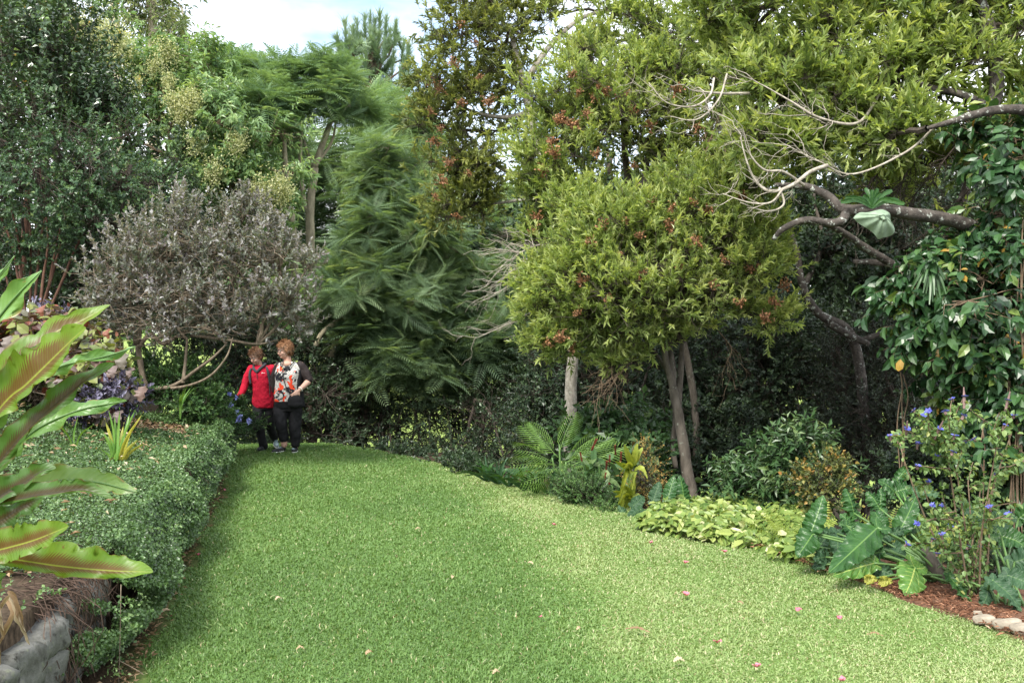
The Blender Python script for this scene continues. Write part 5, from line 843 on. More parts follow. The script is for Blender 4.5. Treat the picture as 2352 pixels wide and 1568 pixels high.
# ---------------------------------------------------------------- right bed
def petiole(root, a, b, r0=.011, r1=.007, sag=.03, name='petiole'):
    mb = MB(); m = (a+b)/2+A(0, 0, sag); limb(mb, [a, m, b], [r0, (r0+r1)/2, r1], 6, 6, .02); mb.build(name, M['stalk'], root, True)
HEART = lambda x: np.where(x < .12, .62+3.0*x, np.maximum(0, 1-((np.clip(x, .12, 1)-.12)/.88)**2.1)**.75)
def philo_leaf(root, base, tip, w, mat, seed, d0, d1, lean=.5, bend=.0, ruf=.02, fold=.28, petbase=None):
    a, b = P(*base, d0), P(*tip, d1); m = (a+b)/2+A(0, -bend, bend*.5); t = b-a; sd = nrm(A(-t[2], 0, t[0])); sd = (sd if sd[2] > 0 else -sd)+A(0, abs(lean), 0); mb = MB(); W = w*d0/F
    big_leaf(mb, [a, m, b], W, W, sd, prof=HEART, fold=fold, ruf=ruf, rfreq=4.2, nu=60, nv=6, seed=seed, corr=.006); o = mb.build('leaf', M[mat], root, True)
    # the two lobes behind the stalk
    for sg in (1, -1):
        mb = MB(); ax = nrm(a-b); s2 = nrm(sd-ax*np.dot(sd, ax)); e = a+ax*W*.75+s2*sg*W*.55; big_leaf(mb, [a, (a+e)/2+s2*sg*W*.1, e], W*.42, W*.42, s2, ruf=ruf*.5, nu=14, nv=3, fold=.1, seed=seed+9); mb.build('lobe', M[mat], o, True)
    if petbase is not None: petiole(root, petbase, a)
def philodendrons():
    pb = P(2165, 1335, 6.75); root = thing('philodendron', 'big philodendron with long glossy ruffled leaves beside the mulch edge', 'plant', (pb[0], pb[1], 0)); X = lambda x: 1792+x*.2328; Y = lambda y: 1062+y*.2328
    for i, (bx, by, tx, ty, w, mat, d0, d1, lean) in enumerate([(300,700,425,320,23,'philo',6.9,7.0,.6),(330,690,165,930,27,'philo',6.9,6.75,-.5),(730,500,640,250,22,'philo',7.3,7.4,.6),(740,665,590,500,20,'philo',7.2,7.25,.5),(980,450,850,285,19,'philo',7.2,7.3,.6),(980,450,990,250,12,'philo',7.22,7.3,.6),(960,640,480,1085,32,'philo',6.7,6.35,.7),(985,650,930,480,20,'philo',6.75,6.9,.5),(925,990,520,1115,24,'philolight',6.6,6.35,.6),(1330,1040,1230,1310,36,'philolight',6.4,6.2,.35),(1170,690,1345,315,22,'philo',7.0,7.2,.6),(980,750,1250,650,14,'philodark',7.0,7.0,.4),(1135,290,965,175,20,'philo',7.5,7.4,.8),(1135,290,1290,250,22,'philo',7.5,7.5,.8),(1150,170,1250,50,12,'philo',7.6,7.7,.6),(1290,280,1590,335,18,'philodark',7.5,7.4,.8),(560,700,560,940,22,'philodark',7.1,6.9,.4),(370,830,520,660,22,'philodark',7.2,7.3,.5),(900,900,1040,880,20,'philo',6.75,6.7,.5),(1080,850,1220,960,24,'philodark',6.95,6.8,.4),(1320,700,1450,850,24,'philodark',7.2,7.1,.5),(880,1040,1120,1110,22,'philodark',6.7,6.6,.4),(450,930,330,960,18,'philodark',6.9,6.8,.4),(860,1150,960,1160,10,'philoyellow',6.35,6.3,.3),(1000,1170,1110,1180,11,'philoyellow',6.4,6.35,.3),(360,1000,440,1050,14,'philodark',6.9,6.8,.4),(650,620,760,760,18,'philo',7.15,7.1,.5),(880,880,960,760,20,'philo',6.95,7.0,.5)]):
        philo_leaf(root, (X(bx), Y(by)), (X(tx), Y(ty)), w*1.1, mat, i, d0, d1, lean, .02, .02, .22, pb+A(rng.normal(0, .06), rng.normal(0, .05), .02) if i not in (5, 13) else None)
    mb = MB(); limb(mb, [pb+A(0, 0, -.05), pb+A(-.05, 0, .1), pb+A(-.12, .02, .22)], [.05, .045, .03], 9); mb.build('stem', M['forkbark'], root, True)
    for i, (a, b) in enumerate([((2170,1345),(2240,1230)),((2165,1340),(2150,1270)),((2170,1350),(2090,1330)),((2172,1345),(2200,1180))]): petiole(root, P(*a, 6.7), P(*b, 6.8), .012, .008)
    # second plant at the frame's right edge
    pb = P(2300, 1400, 6.2); root = thing('philodendron', 'philodendron with drooping dark leaves behind the blue flowered sage', 'plant', (pb[0], pb[1], 0))
    for i, (b, t, w, mat, d0, d1, lean) in enumerate([((2281,1332),(2346,1404),22,'philodark',6.1,5.95,.5),((2315,1320),(2400,1365),24,'philodark',6.1,6.0,.5),((2180,1322),(2224,1396),15,'philo',6.35,6.2,.4),((2255,1200),(2215,1150),30,'philodark',6.9,7.0,.6),((2270,1210),(2330,1180),26,'philodark',6.8,6.9,.6),((2300,1230),(2360,1260),28,'philo',6.6,6.5,.6),((2330,1290),(2400,1270),26,'philodark',6.4,6.4,.5),((2230,1290),(2190,1240),24,'philodark',6.7,6.8,.5),((2270,1350),(2250,1400),18,'philodark',6.2,6.1,.4),((2340,1190),(2390,1150),22,'philo',6.9,6.9,.5),((2320,1360),(2330,1410),14,'philodark',6.05,6.0,.3),((2200,1290),(2160,1260),18,'philo',6.8,6.9,.5)]):
        philo_leaf(root, b, t, w, mat, 70+i, d0, d1, lean, .03, .012, .2, pb+A(rng.normal(0, .05), rng.normal(0, .05), .02))
    # the smaller one in the middle bed
    pb = P(1510, 1190, 9.4); root = thing('philodendron', 'upright arrow leaved philodendron at the foot of the forked trunk', 'plant', (pb[0], pb[1], float(hgt(pb[0], pb[1]))))
    for i, (b, t, w, mat, d0, d1, lean) in enumerate([((1534,1145),(1548,1092),16,'philo',9.3,9.4,.4),((1532,1150),(1528,1185),15,'philo',9.3,9.25,.3),((1598,1130),(1600,1085),0,'philo',9.4,9.4,.4),((1572,1150),(1562,1090),20,'philo',9.5,9.6,.4),((1570,1150),(1575,1192),22,'philo',9.5,9.4,.4),((1500,1150),(1515,1105),15,'philodark',9.5,9.6,.4),((1470,1170),(1440,1190),14,'philodark',9.2,9.1,.4),((1490,1180),(1475,1215),15,'philodark',9.1,9.0,.4),((1455,1160),(1480,1140),15,'philodark',9.3,9.4,.4),((1510,1180),(1500,1215),16,'philodark',9.1,9.0,.4),((1540,1200),(1520,1225),13,'philolight',8.95,8.9,.4),((1440,1190),(1420,1160),13,'philodark',9.3,9.4,.4)]):
        if w: philo_leaf(root, b, t, w, mat, 90+i, d0, d1, lean, .01, .01, .22, pb+A(rng.normal(0, .08), rng.normal(0, .05), 0))
philodendrons()
def palm():
    b = P(1290, 1138, 10.6); root = thing('palm', 'small clumping palm with feathery fronds in front of the grey trunk', 'palm', (b[0], b[1], float(hgt(b[0], b[1]))))
    for k, (u, v) in enumerate([(1268,1050),(1285,1020),(1300,1060),(1282,1080)]):
        mb = MB(); limb(mb, [b+A(0, 0, -.05), P((1290+u)/2, 1105, 10.6), P(u, v, 10.6)], [.016, .013, .009], 6); mb.build('cane', M['stalk'], root, True)
    for (a, e, L) in [((1282,1050),(1250,1002),.42),((1284,1040),(1296,992),.36),((1270,1060),(1236,1032),.40),((1272,1065),(1232,1055),.42),((1300,1065),(1320,1030),.35),((1310,1070),(1372,1030),.5),((1305,1060),(1350,1020),.42),((1280,1090),(1236,1082),.44),((1296,1085),(1330,1075),.38),((1280,1075),(1245,1090),.42),((1300,1080),(1262,1065),.38),((1296,1100),(1270,1120),.3),((1310,1090),(1345,1110),.35),((1285,1060),(1310,1045),.4),((1290,1075),(1300,1095),.34),((1275,1045),(1260,1015),.36)]:
        A0 = P(*a, 10.55); E = P(*e, 10.55-rng.uniform(-.1, .35)); mb = MB(); d = nrm((E-A0)[None]); fronds(mb, A0[None], d, np.array([[d[0, 0]*-.4, -.75, .8]]), [L*1.2], [rng.uniform(.35, .75)], PALMF, .9); mb.build('frond', M['palm'], root)
palm()
def ginger():
    b = P(1385, 1165, 10.3); root = thing('spike_plant', 'broad leaved plant with upright dark red flower spikes beside the palm', 'plant', (b[0], b[1], float(hgt(b[0], b[1])))); mb = MB()
    mL = MB(); k = 150; p = P(rng.uniform(1335, 1445, k), rng.uniform(1050, 1165, k), rng.uniform(9.95, 10.7, k)); d = rng.normal(0, .6, (k, 3))+A(0, -.35, -.25); leaves(mL, p, d, UPV+A(0, -.5, 0)+rng.normal(0, .3, (k, 3)), rng.uniform(.15, .27, k), rng.uniform(.035, .055, k), np.clip(rng.normal(.55, .2, k), 0, 1), LEAF6); mL.build('foliage', M['ginger'], root)
    tubes(mb, curved(np.repeat(b[None], 26, 0)+rng.normal(0, .12, (26, 3))*A(1, 1, 0), P(rng.uniform(1340, 1440, 26), rng.uniform(1060, 1120, 26), rng.uniform(10.1, 10.6, 26)), 5, .05), np.full((26, 5), .006), 5); mb.build('stems', M['stalk'], root)
    rs = plain_mat('dark_red_spike', (.15, .035, .022), .6, .2, .4, 60)
    def spike(m, i): 
        z = np.linspace(0, .11, 60); a = np.arange(60)*2.4; dd = np.stack([np.cos(a)*.7, np.sin(a)*.7, np.full(60, .8)], -1); leaves(m, np.stack([0*z, 0*z, z], -1), dd, rdir(60), .02, .005, rng.random(60), LEAF)
    clusters(root, 'flower_spike', rs, [P(u, v, d) for u, v, d in [(1387,1106,9.95),(1400,1068,10),(1395,1130,9.9),(1337,1060,10.1),(1318,1134,9.95),(1358,1035,10.2),(1425,1062,10),(1414,1045,10.1),(1392,1080,9.95)]], spike, 2)
ginger()
def dracaena():
    b = P(1448, 1190, 9.7); root = thing('variegated_plant', 'yellow and green striped strap leaved plant between the red spikes and forked trunk', 'plant', (b[0], b[1], float(hgt(b[0], b[1]))))
    for q in ([(1448,1190),(1455,1120),(1452,1075)], [(1450,1190),(1448,1160),(1446,1140)]):
        mb = MB(); limb(mb, [P(u, v, 9.7) for u, v in q], [.015, .013, .010], 6); mb.build('cane', M['forkbark'], root, True)
    for i, (a, e, dr) in enumerate([((1452,1068),(1438,1030),0),((1454,1064),(1462,1028),0),((1456,1066),(1472,1036),.02),((1450,1074),(1422,1062),.0),((1450,1078),(1432,1070),.03),((1450,1082),(1430,1122),.10),((1452,1084),(1444,1112),.08),((1456,1084),(1452,1116),.08),((1456,1080),(1480,1095),.06),((1446,1140),(1416,1130),.02),((1446,1142),(1420,1140),.03),((1446,1144),(1422,1184),.10),((1446,1146),(1436,1184),.10),((1450,1146),(1452,1170),.06),((1450,1138),(1456,1105),0),((1448,1140),(1440,1120),.02),((1448,1142),(1470,1155),.05),((1452,1074),(1430,1084),.06),((1440,1120),(1424,1150),.06)]):
        A0 = P(*a, 9.65); E = P(*e, 9.65-rng.uniform(.05, .3)); E = A0+(E-A0)*1.3; m = (A0+E)/2+A(0, -.03, dr); mb = MB(); t = E-A0; big_leaf(mb, [A0, m, E], .036, .036, A(-t[2], .2, t[0]), ruf=.003, nu=16, nv=2, fold=.25, seed=i, prof=lambda x: np.maximum(0, np.sin(np.pi*np.clip(.12+.88*x, 0, 1)))**.6); mb.build('leaf', M['dracaena'], root, True)
dracaena()
r, _ = low_bush('seed_shrub', 'airy orange and yellow flowered shrub behind the striped strap plant', 'shrub', base_at(1478, 10.1), [(1470,1080,10.0,28,40,.25,8),(1478,1130,9.9,28,40,.25,8),(1492,1170,9.8,20,30,.2,5)], 'crotonyellow', k=9, L=.022, W=.007, ns=16, t0=.3, t1=1, tj=.25, twr=.0018)
low_bush('fine_shrub', 'low fine leaved green bush at the lawn edge below the palm', 'shrub', base_at(1330, 10.1), [(1310,1125,10.1,35,28,.3,10),(1345,1130,10,35,28,.3,10),(1375,1160,9.8,30,22,.25,7),(1400,1185,9.6,25,16,.2,5)], 'lowshrub', L=.022, W=.006, k=18, ns=34, slen=.14, t0=.3, t1=.7)
low_bush('yellow_shrub', 'small yellow and bronze leaved shrub behind the tall philodendron', 'shrub', base_at(1890, 8.6), [(1880,1080,8.8,35,25,.3,6),(1895,1130,8.6,28,28,.3,6),(1860,1100,8.8,25,20,.3,4)], 'crotonyellow', k=12, L=.035, W=.013, ns=15, t0=.0, t1=.6, tj=.25)
r, _ = low_bush('pinnate_shrub', 'dull green long leaved shrub behind the lime ground cover', 'shrub', base_at(1810, 9.6), [(1810,1060,9.6,45,28,.35,9),(1850,1045,9.6,40,25,.3,7),(1780,1130,9.5,50,30,.35,9),(1840,1120,9.4,50,35,.35,9),(1720,1130,9.8,50,22,.35,7),(1660,1140,10,50,15,.3,5)], 'ginger', k=14, L=.085, W=.016, slen=.3, ns=9, spread=75, droop=.3, t0=.1, t1=.6)
low_bush('climbing_shrub', 'mid green broad leaved shrub behind the palm and red spikes', 'shrub', base_at(1400, 11.4), [(1400,1020,11.5,70,45,.4,10),(1450,1000,11.5,60,40,.4,8),(1480,1060,11.3,50,50,.4,8),(1360,1010,11.6,50,40,.4,6),(1440,1060,11,50,45,.35,7)], 'ginger', k=10, L=.10, W=.03, slen=.28, ns=8, droop=.35, t0=.05, t1=.55)
def clivia():
    for (lab, us) in [('strappy dark leaved clump at the lawn edge left of the palm', [(1120,1102,11.4),(1145,1108,11.2),(1170,1112,11.0)]), ('short broad strap leaved clump just left of the palm stems', [(1205,1118,10.7),(1235,1124,10.5),(1262,1128,10.4)])]:
        b = P(*us[1]); root = thing('clivia', lab, 'plant', (b[0], b[1], float(hgt(b[0], b[1]))))
        for (u, v, d) in us:
            for i in range(11):
                a0 = P(u, v, d); a0[2] = float(hgt(a0[0], a0[1])); an = rng.uniform(-1.2, 1.2); L = rng.uniform(.25, .42); e = a0+A(math.sin(an)*L, rng.uniform(-.25, .1), math.cos(an)*L*.75); mb = MB(); t = e-a0; big_leaf(mb, [a0, (a0+e)/2+A(0, 0, .07), e], .022, .022, A(-t[2], .3, t[0]), ruf=.001, nu=12, nv=2, fold=.3, seed=i); mb.build('leaf', M['philodark' if i % 3 else 'philo'], root, True)
clivia()
# lime-green ground cover and soft ferns at its edge
def hosta():
    mb = MB(); n = 4600; poly = [(1480,1215),(1500,1165),(1560,1150),(1660,1142),(1760,1150),(1850,1160),(1905,1200),(1880,1270),(1820,1275),(1700,1245),(1600,1228)]
    px, pv = np.array(poly, float).T; u = rng.uniform(1480, 1905, n*4); s = rng.random(n*4); top = np.interp(u, [1480,1500,1560,1660,1760,1850,1905], [1200,1165,1150,1142,1148,1158,1185]); bot = np.interp(u, [1480,1600,1700,1820,1905], [1196,1222,1243,1270,1290]); v = top+(bot-top)*s
    z = .07+.05*fbm(u*.02, v*.05, 71, 1); d = (CAMZ-z)*F/(v-784); d = np.minimum(d, 11); p = P(u, v, d)[:n]; nn = UPV+A(0, -.55, 0)+rng.normal(0, .42, (n, 3)); dd = rng.normal(0, 1, (n, 3))*A(1, 1, .3)+A(0, -.5, -.35)
    leaves(mb, p+A(0, 0, .03)*rng.normal(0, 1, (n, 1)), dd, nn, rng.uniform(.05, .125, n), rng.uniform(.016, .036, n), np.clip(rng.normal(.5, .24, n), 0, 1), LEAF6)
    tag(mb.build('lime_ground_cover', M['hosta']), 'dense mat of pale lime heart shaped leaves at the bed edge', 'ground cover', None, 'stuff')
    for lab, cen, rad, m, L in [('soft lime fern at the right end of the pale ground cover', P(1835, 1235, 7.7), (.22, .2), 13, .38), ('bright fern between the philodendron leaves', P(2085, 1250, 7.3), (.18, .12), 11, .42), ('lime fern behind the blue flowered sage stems', P(2160, 1240, 7.2), (.2, .12), 9, .36)]:
        root = thing('garden_fern', lab, 'fern', (cen[0], cen[1], float(hgt(cen[0], cen[1]))))
        for i in range(m):
            an = rng.uniform(0, 6.28); dr = nrm(A(math.cos(an), math.sin(an)*.7-.2, rng.uniform(.35, 1.3))); mb = MB(); b = cen+A(rng.normal(0, rad[0]*.4), rng.normal(0, rad[1]*.4), -.05); fronds(mb, b[None], dr[None], (UPV*1.0+A(0, -.6, 0))[None], [L*rng.uniform(.7, 1.1)], [rng.random()], FERN, 1.0); mb.build('frond', M['fernlime'], root)
hosta()
# blue-flowered sage
def sage():
    b = P(2238, 1398, 6.35); root = thing('sage_plant', 'tall open sage bush with pale leaves and bright blue flowers', 'plant', (b[0], b[1], float(hgt(b[0], b[1])))); X = lambda x: 1991+x*.381; Y = lambda y: 863+y*.381
    fl = [(280,210),(340,235),(370,215),(470,215),(512,140),(585,125),(582,240),(850,150),(885,240),(828,300),(135,360),(178,355),(240,320),(437,320),(420,355),(527,362),(645,380),(577,400),(305,410),(517,460),(428,475),(305,545),(370,635),(390,780),(458,780),(735,790),(852,832),(305,890),(498,905),(448,955),(395,985),(240,1015),(605,1030),(673,1030),(420,1070),(578,1150),(770,595),(940,500)]
    T3 = np.array([P(X(x), Y(y), 6.35+rng.uniform(-.45, .35)) for x, y in fl]); ext = np.array([P(X(x), Y(y), 6.35+rng.uniform(-.4, .4)) for x, y in [(740,350),(800,460),(640,520),(700,640),(520,560),(850,560),(760,700),(560,700),(650,760),(900,760),(640,880),(560,850),(730,900),(480,840),(880,860),(330,300),(400,420),(620,200),(800,220),(700,1000),(540,1000),(500,1100),(640,1150),(740,1120),(620,1250),(560,1230),(700,1250),(660,1330),(600,1320)]])
    mT, mL = MB(), MB(); tips = np.vstack([T3, ext]); main = []
    for (x, y) in [(215,480),(330,640),(480,430),(540,560),(610,640),(780,440),(740,750),(870,350),(450,700),(660,900)]:
        e = P(X(x), Y(y), 6.35+rng.uniform(-.3, .3)); c = spline(np.array([b+A(rng.normal(0, .04), rng.normal(0, .03), 0), b*.5+e*.5+A(rng.normal(0, .03), 0, -.02), e]), 8); main.append(c); limb(mT, c[::4], np.linspace(.008, .004, len(c[::4])), 6, 5, .05)
    al = np.vstack(main)
    for i, t in enumerate(tips):
        dist = np.linalg.norm(al-t, axis=1)+2.0*np.maximum(0, al[:, 2]-t[2]+.03); a = al[np.argmin(dist)]; c = curved(a[None], t[None], 7, .06); tubes(mT, c, np.linspace(.005, .0028, 7)[None], 4); q = c[0]
        L = np.linalg.norm(t-a); k = int(10+L*80); f = rng.uniform(.15, 1, k)**.8; pp = np.stack([np.interp(f, np.linspace(0, 1, 7), q[:, j]) for j in range(3)], -1); dd = rng.normal(0, .7, (k, 3))+A(0, 0, -.35)
        leaves(mL, pp+nrm(dd)*.012, dd, UPV+rng.normal(0, .6, (k, 3)), rng.uniform(.022, .05, k), rng.uniform(.009, .019, k), np.clip(rng.normal(.58, .2, k), 0, 1), LEAF6)
    for c in main:
        k = 90; pp = c[rng.integers(3, len(c), k)]; dd = rng.normal(0, .8, (k, 3)); leaves(mL, pp+nrm(dd)*rng.uniform(.01, .06, (k, 1)), dd, UPV+rng.normal(0, .6, (k, 3)), rng.uniform(.02, .045, k), rng.uniform(.009, .018, k), np.clip(rng.normal(.5, .2, k), 0, 1), LEAF6)
    mT.build('stems', M['twig'], root, True); mL.build('foliage', M['salvia'], root)
    spk = plain_mat('mauve_spike', (.17, .11, .10), .7, .2, .3, 50)
    for i, t in enumerate(T3):
        mb = MB(); up = nrm(A(rng.normal(0, .4), rng.normal(0, .3), .9)); h = rng.uniform(.015, .035) if i not in (7, 12, 13, 5) else .075
        limb(mb, [t-up*h, t-up*.2*h, t+up*(.01 if h < .06 else .06)], [.007, .009, .003], 6, 3, .2, seed=i); o = mb.build('flower_spike', spk, root)
        mb = MB(); k = 9; an = np.arange(k)*2.4; e1, e2 = perp(up[None]); dd = e1*np.cos(an)[:, None]+e2*np.sin(an)[:, None]+up*.5+A(0, -.3, 0); leaves(mb, np.repeat((t+A(0, -.008, 0))[None], k, 0), dd, up[None]+rng.normal(0, .3, (k, 3)), rng.uniform(.019, .03, k), .0085, rng.random(k), LEAF6); mb.build('petals', M['blue'], o)
sage()
# grassy strap plant behind the sage, right edge
b = P(2320, 1290, 7.1); root = thing('strap_plant', 'grey green arching strap leaved clump behind the sage at the right edge', 'plant', (b[0], b[1], float(hgt(b[0], b[1]))))
for i in range(34):
    a0 = b+A(rng.normal(0, .08), rng.normal(0, .06), -.2); an = rng.uniform(-1.4, 1.4); L = rng.uniform(.35, .6); e = a0+A(math.sin(an)*L, rng.uniform(-.3, .2), .45*math.cos(an)+.1); mb = MB(); big_leaf(mb, [a0, (a0+e)/2+A(0, 0, .16), e], .011, .011, A(.3, 1, 0), ruf=0, nu=12, nv=1, seed=i); mb.build('leaf', M['philodark'], root, True)
# pale stones at the mulch edge
stone2 = plain_mat('pale_edge_stone', (.24, .21, .165), .9, .1, .35, 18, .8)
for (u, v, r, lab) in [(2262,1421,.05,'small pale edging stone, leftmost of three, on the mulch'),(2315,1432,.062,'long flat pale edging stone, second from the left, on the mulch'),(2352,1442,.06,'grey white edging stone cut by the right frame edge'),(2245,1404,.02,'tiny buff pebble just above the leftmost edging stone')]:
    c = on_ground(u, v, .04); mb = MB(); rock(mb, c+A(0, 0, -.005), (r*1.25, r*.75, r*.55), int(u), sq=3); o = mb.build('edging_stone', stone2, None, True, offset=c); tag(o, lab, 'stone')
# fallen petals and leaves on the lawn
def fallen():
    g = rng
    def petal(u, v, s, lab, grp):
        c = on_ground(u, v, .035); mb = MB()
        for i in range(4):
            a = g.uniform(0, 6.28); dd = A(math.cos(a), math.sin(a), .5)*s; big_leaf(mb, [c, c+dd*.6+A(0, 0, .006), c+dd], s*.55, s*.55, A(-math.sin(a), math.cos(a), .2), ruf=.004, nu=8, nv=2, fold=.3, tint=g.uniform(.2, .9), seed=int(u)+i)
        tag(mb.build('fallen_flower', M['petal'], None, True, offset=c), lab, 'petal', grp)
    G = 'pink petals fallen on the lawn'
    for u, v, s, lab in [(1576,1367,.034,'largest fallen pink flower, on the lawn right of centre'),(1832,1403,.026,'fallen pink flower on the right lawn facing the cut philodendron leaf'),(1928,1421,.022,'fallen pink petal nearest to the mulch strip'),(1648,1476,.026,'fallen coral pink petal below the largest pink flower'),(1737,1531,.024,'fallen pink petal near the bottom edge of the lawn'),(1934,1563,.026,'fallen coral petal at the very bottom right of the lawn'),(1274,1206,.03,'lone pink petal far up the lawn below the palm'),(1494,1247,.026,'pink petal on the lawn in front of the lime ground cover'),(1664,1268,.026,'pink petal on the lawn close to the lime ground cover edge'),(1574,1293,.024,'pink petal on the lawn above the largest pink flower'),(1240,1417,.015,'tiny red petal in the middle of the lawn'),(455,1275,.02,'red petal in the litter at the foot of the creeper'),(516,1126,.022,'red petal beside the far creeper covered wall')]: petal(u, v, s, lab, G)
    def fl(u, v, L, wd, tn, az, lab):
        c = on_ground(u, v, .035); dd = A(math.cos(az), math.sin(az), 0)*L; mb = MB(); big_leaf(mb, [c-dd/2, c+A(0, 0, .012), c+dd/2], wd, wd*.8, A(-math.sin(az), math.cos(az), .3), ruf=.004, nu=14, nv=2, fold=.35, tint=tn, seed=int(u)); tag(mb.build('fallen_leaf', M['deadleaf'], None, True, offset=c), lab, 'leaf', 'dry leaves fallen on the lawn')
    for q in [(1465,1447,.15,.011,.2,-.5,'long curled brown leaf on the lawn'),(1560,1518,.06,.016,.75,.1,'tan fallen leaf near the bottom of the lawn'),(1218,1294,.05,.012,.7,-.6,'pale grey fallen leaf on the upper lawn'),(380,1404,.06,.022,.65,.9,'orange tan leaf standing at the foot of the creeper'),(848,1500,.045,.012,.5,.8,'small brown leaf low on the left half of the lawn'),(1040,1326,.035,.011,.6,1.3,'pale leaf lying flat on the middle lawn'),(690,1490,.045,.009,.55,.2,'straw coloured leaf on the lower left lawn'),(1140,1545,.04,.011,.6,.4,'yellowish leaf at the bottom centre of the lawn'),(1890,1312,.09,.012,.3,.2,'brown leaf stalk on the lawn beside the mulch start'),(2010,1458,.09,.008,.25,-.4,'thin dark leaf on the lawn at the lower right'),(1700,1385,.05,.008,.3,-.9,'narrow brown leaf right of the largest pink flower'),(1330,1445,.03,.010,.6,.5,'small tan leaf left of the long curled one'),(640,1375,.045,.010,.75,.7,'light brown leaf on the left lawn near the creeper'),(960,1215,.05,.010,.6,.2,'pale dry leaf high on the left lawn')]: fl(*q)
    mb = MB()
    for pts, rr in [([(268,1330,4.9),(266,1440,4.85),(262,1568,4.8)], .0022), ([(262,1500,4.8),(300,1520,4.75),(318,1532,4.7)], .002), ([(262,1500,4.8),(240,1520,4.8)], .0015)]: limb(mb, [P(*q)+A(.06, -.10, 0) for q in pts], [rr]*len(pts), 5, 6, .05)
    tag(mb.build('dry_stick', M['twiggrey'], None, True, offset=P(262, 1500, 4.8)), 'thin pale stick hanging upright against the near creeper', 'stick')
fallen()
# ---------------------------------------------------------------- the two women at the lawn crest
M['skin'] = plain_mat('skin', (.56, .34, .26), .5, .35, .08, 30)
M['fleece'] = plain_mat('red_fleece', (.36, .010, .028), .85, .15, .14, 40, .3)
M['charcoal'] = plain_mat('charcoal_cloth', (.045, .048, .055), .8, .2, .15, 40, .2)
M['blackcloth'] = plain_mat('black_cloth', (.012, .012, .014), .8, .25, .25, 14, .3)
M['blacksheer'] = plain_mat('black_sleeve_cloth', (.024, .017, .017), .75, .25, .25, 14, .3)
M['shoeblack'] = plain_mat('shoe_black', (.02, .022, .025), .5, .4, .2, 40)
M['shoegrey'] = plain_mat('shoe_grey_teal', (.20, .27, .29), .6, .3, .3, 60)
M['shoewhite'] = plain_mat('shoe_white', (.7, .7, .68), .6, .3, .08, 60)
M['hairbrown'] = leaf_mat('brown_hair', [(0, (.05, .024, .013)), (1, (.20, .10, .05))], .5, .05, .3)
M['hairginger'] = leaf_mat('ginger_hair', [(0, (.13, .06, .028)), (1, (.42, .22, .11))], .5, .05, .3)
M['lens'] = plain_mat('spectacle_frame', (.05, .035, .03), .3, .5, .1, 5)
M['gold'] = plain_mat('gold_metal', (.6, .42, .14), .3, .7, .1, 9)
M['watch'] = plain_mat('pale_watch', (.68, .66, .6), .35, .5, .1, 9)
M['eyewhite'] = plain_mat('eye_white', (.75, .73, .7), .3, .5, .02, 9); M['eyedark'] = plain_mat('eye_dark', (.02, .015, .012), .2, .6, .02, 9); M['lip'] = plain_mat('lips', (.42, .13, .12), .5, .3, .05, 9)
def print_mat():
    m, t, o = new_mat('printed_blouse'); b = node(t, 'ShaderNodeBsdfPrincipled'); b.inputs['Roughness'].default_value = .75; b.inputs['Specular IOR Level'].default_value = .2
    c = node(t, 'ShaderNodeTexCoord'); w2 = noise(t, 17, 4, .65, dist=1.2); sw = noise(t, 34, 3, .6, dist=2.5); big = noise(t, 8.5, 3, .55, dist=.6); org = noise(t, 9.5, 2, .5, dist=.5, stretch=(1, 1, .8))
    lines = ramp(t, math_n(t, 'ABSOLUTE', math_n(t, 'SUBTRACT', sw, .5)), [(.018, (.03, .03, .035)), (.045, (.72, .70, .66))])
    base = mixc(t, ramp(t, big, [(.52, (0, 0, 0)), (.55, (1, 1, 1))]), lines, (.018, .018, .025))
    spots = mixc(t, ramp(t, w2, [(.60, (0, 0, 0)), (.63, (1, 1, 1))]), base, (.42, .39, .30))
    sep = node(t, 'ShaderNodeSeparateXYZ'); t.links.new(c.outputs['Object'], sep.inputs[0])
    low = math_n(t, 'MULTIPLY', math_n(t, 'SUBTRACT', 1.15, sep.outputs[2]), .12); lim = math_n(t, 'SUBTRACT', .60, low)
    oc = math_n(t, 'GREATER_THAN', org, lim)
    t.links.new(mixc(t, oc, spots, (.78, .075, .03)), b.inputs['Base Color']); t.links.new(b.outputs[0], o.inputs[0]); return m
M['print'] = print_mat()
FOLD = bpy.data.textures.new('cloth_folds', 'CLOUDS'); FOLD.noise_scale = .11; FOLD.noise_depth = 2
def fuse(o, vox, smooth=4, lap=.5, folds=0):
    r = o.modifiers.new('fuse', 'REMESH'); r.mode = 'VOXEL'; r.voxel_size = vox; r.use_smooth_shade = True
    s = o.modifiers.new('soft', 'SMOOTH'); s.iterations = smooth; s.factor = lap
    if folds:
        d = o.modifiers.new('folds', 'DISPLACE'); d.texture = FOLD; d.strength = folds; d.mid_level = .5; d.texture_coords = 'LOCAL'
    return o
def ball(mb, c, r, R=None, n=14, m=18, tint=.5):
    a = np.linspace(0, math.pi, n); b = np.linspace(0, 2*math.pi, m+1)[:-1]; th, ph = np.meshgrid(a, b, indexing='ij')
    V = np.stack([np.sin(th)*np.cos(ph), np.sin(th)*np.sin(ph), np.cos(th)], -1).reshape(-1, 3)*np.asarray(r, float)
    if R is not None: V = V@R.T
    idx = np.arange(n*m).reshape(n, m); nx = np.roll(idx, -1, 1); mb.add(V+np.asarray(c, float), np.stack([idx[:-1], idx[1:], nx[1:], nx[:-1]], -1).reshape(-1, 4), tint)
def seg(mb, pts, rad):
    limb(mb, pts, rad, 14, 6, 0); ball(mb, pts[0], (rad[0]*.99,)*3, n=9, m=12); ball(mb, pts[-1], (rad[-1]*.99,)*3, n=9, m=12)
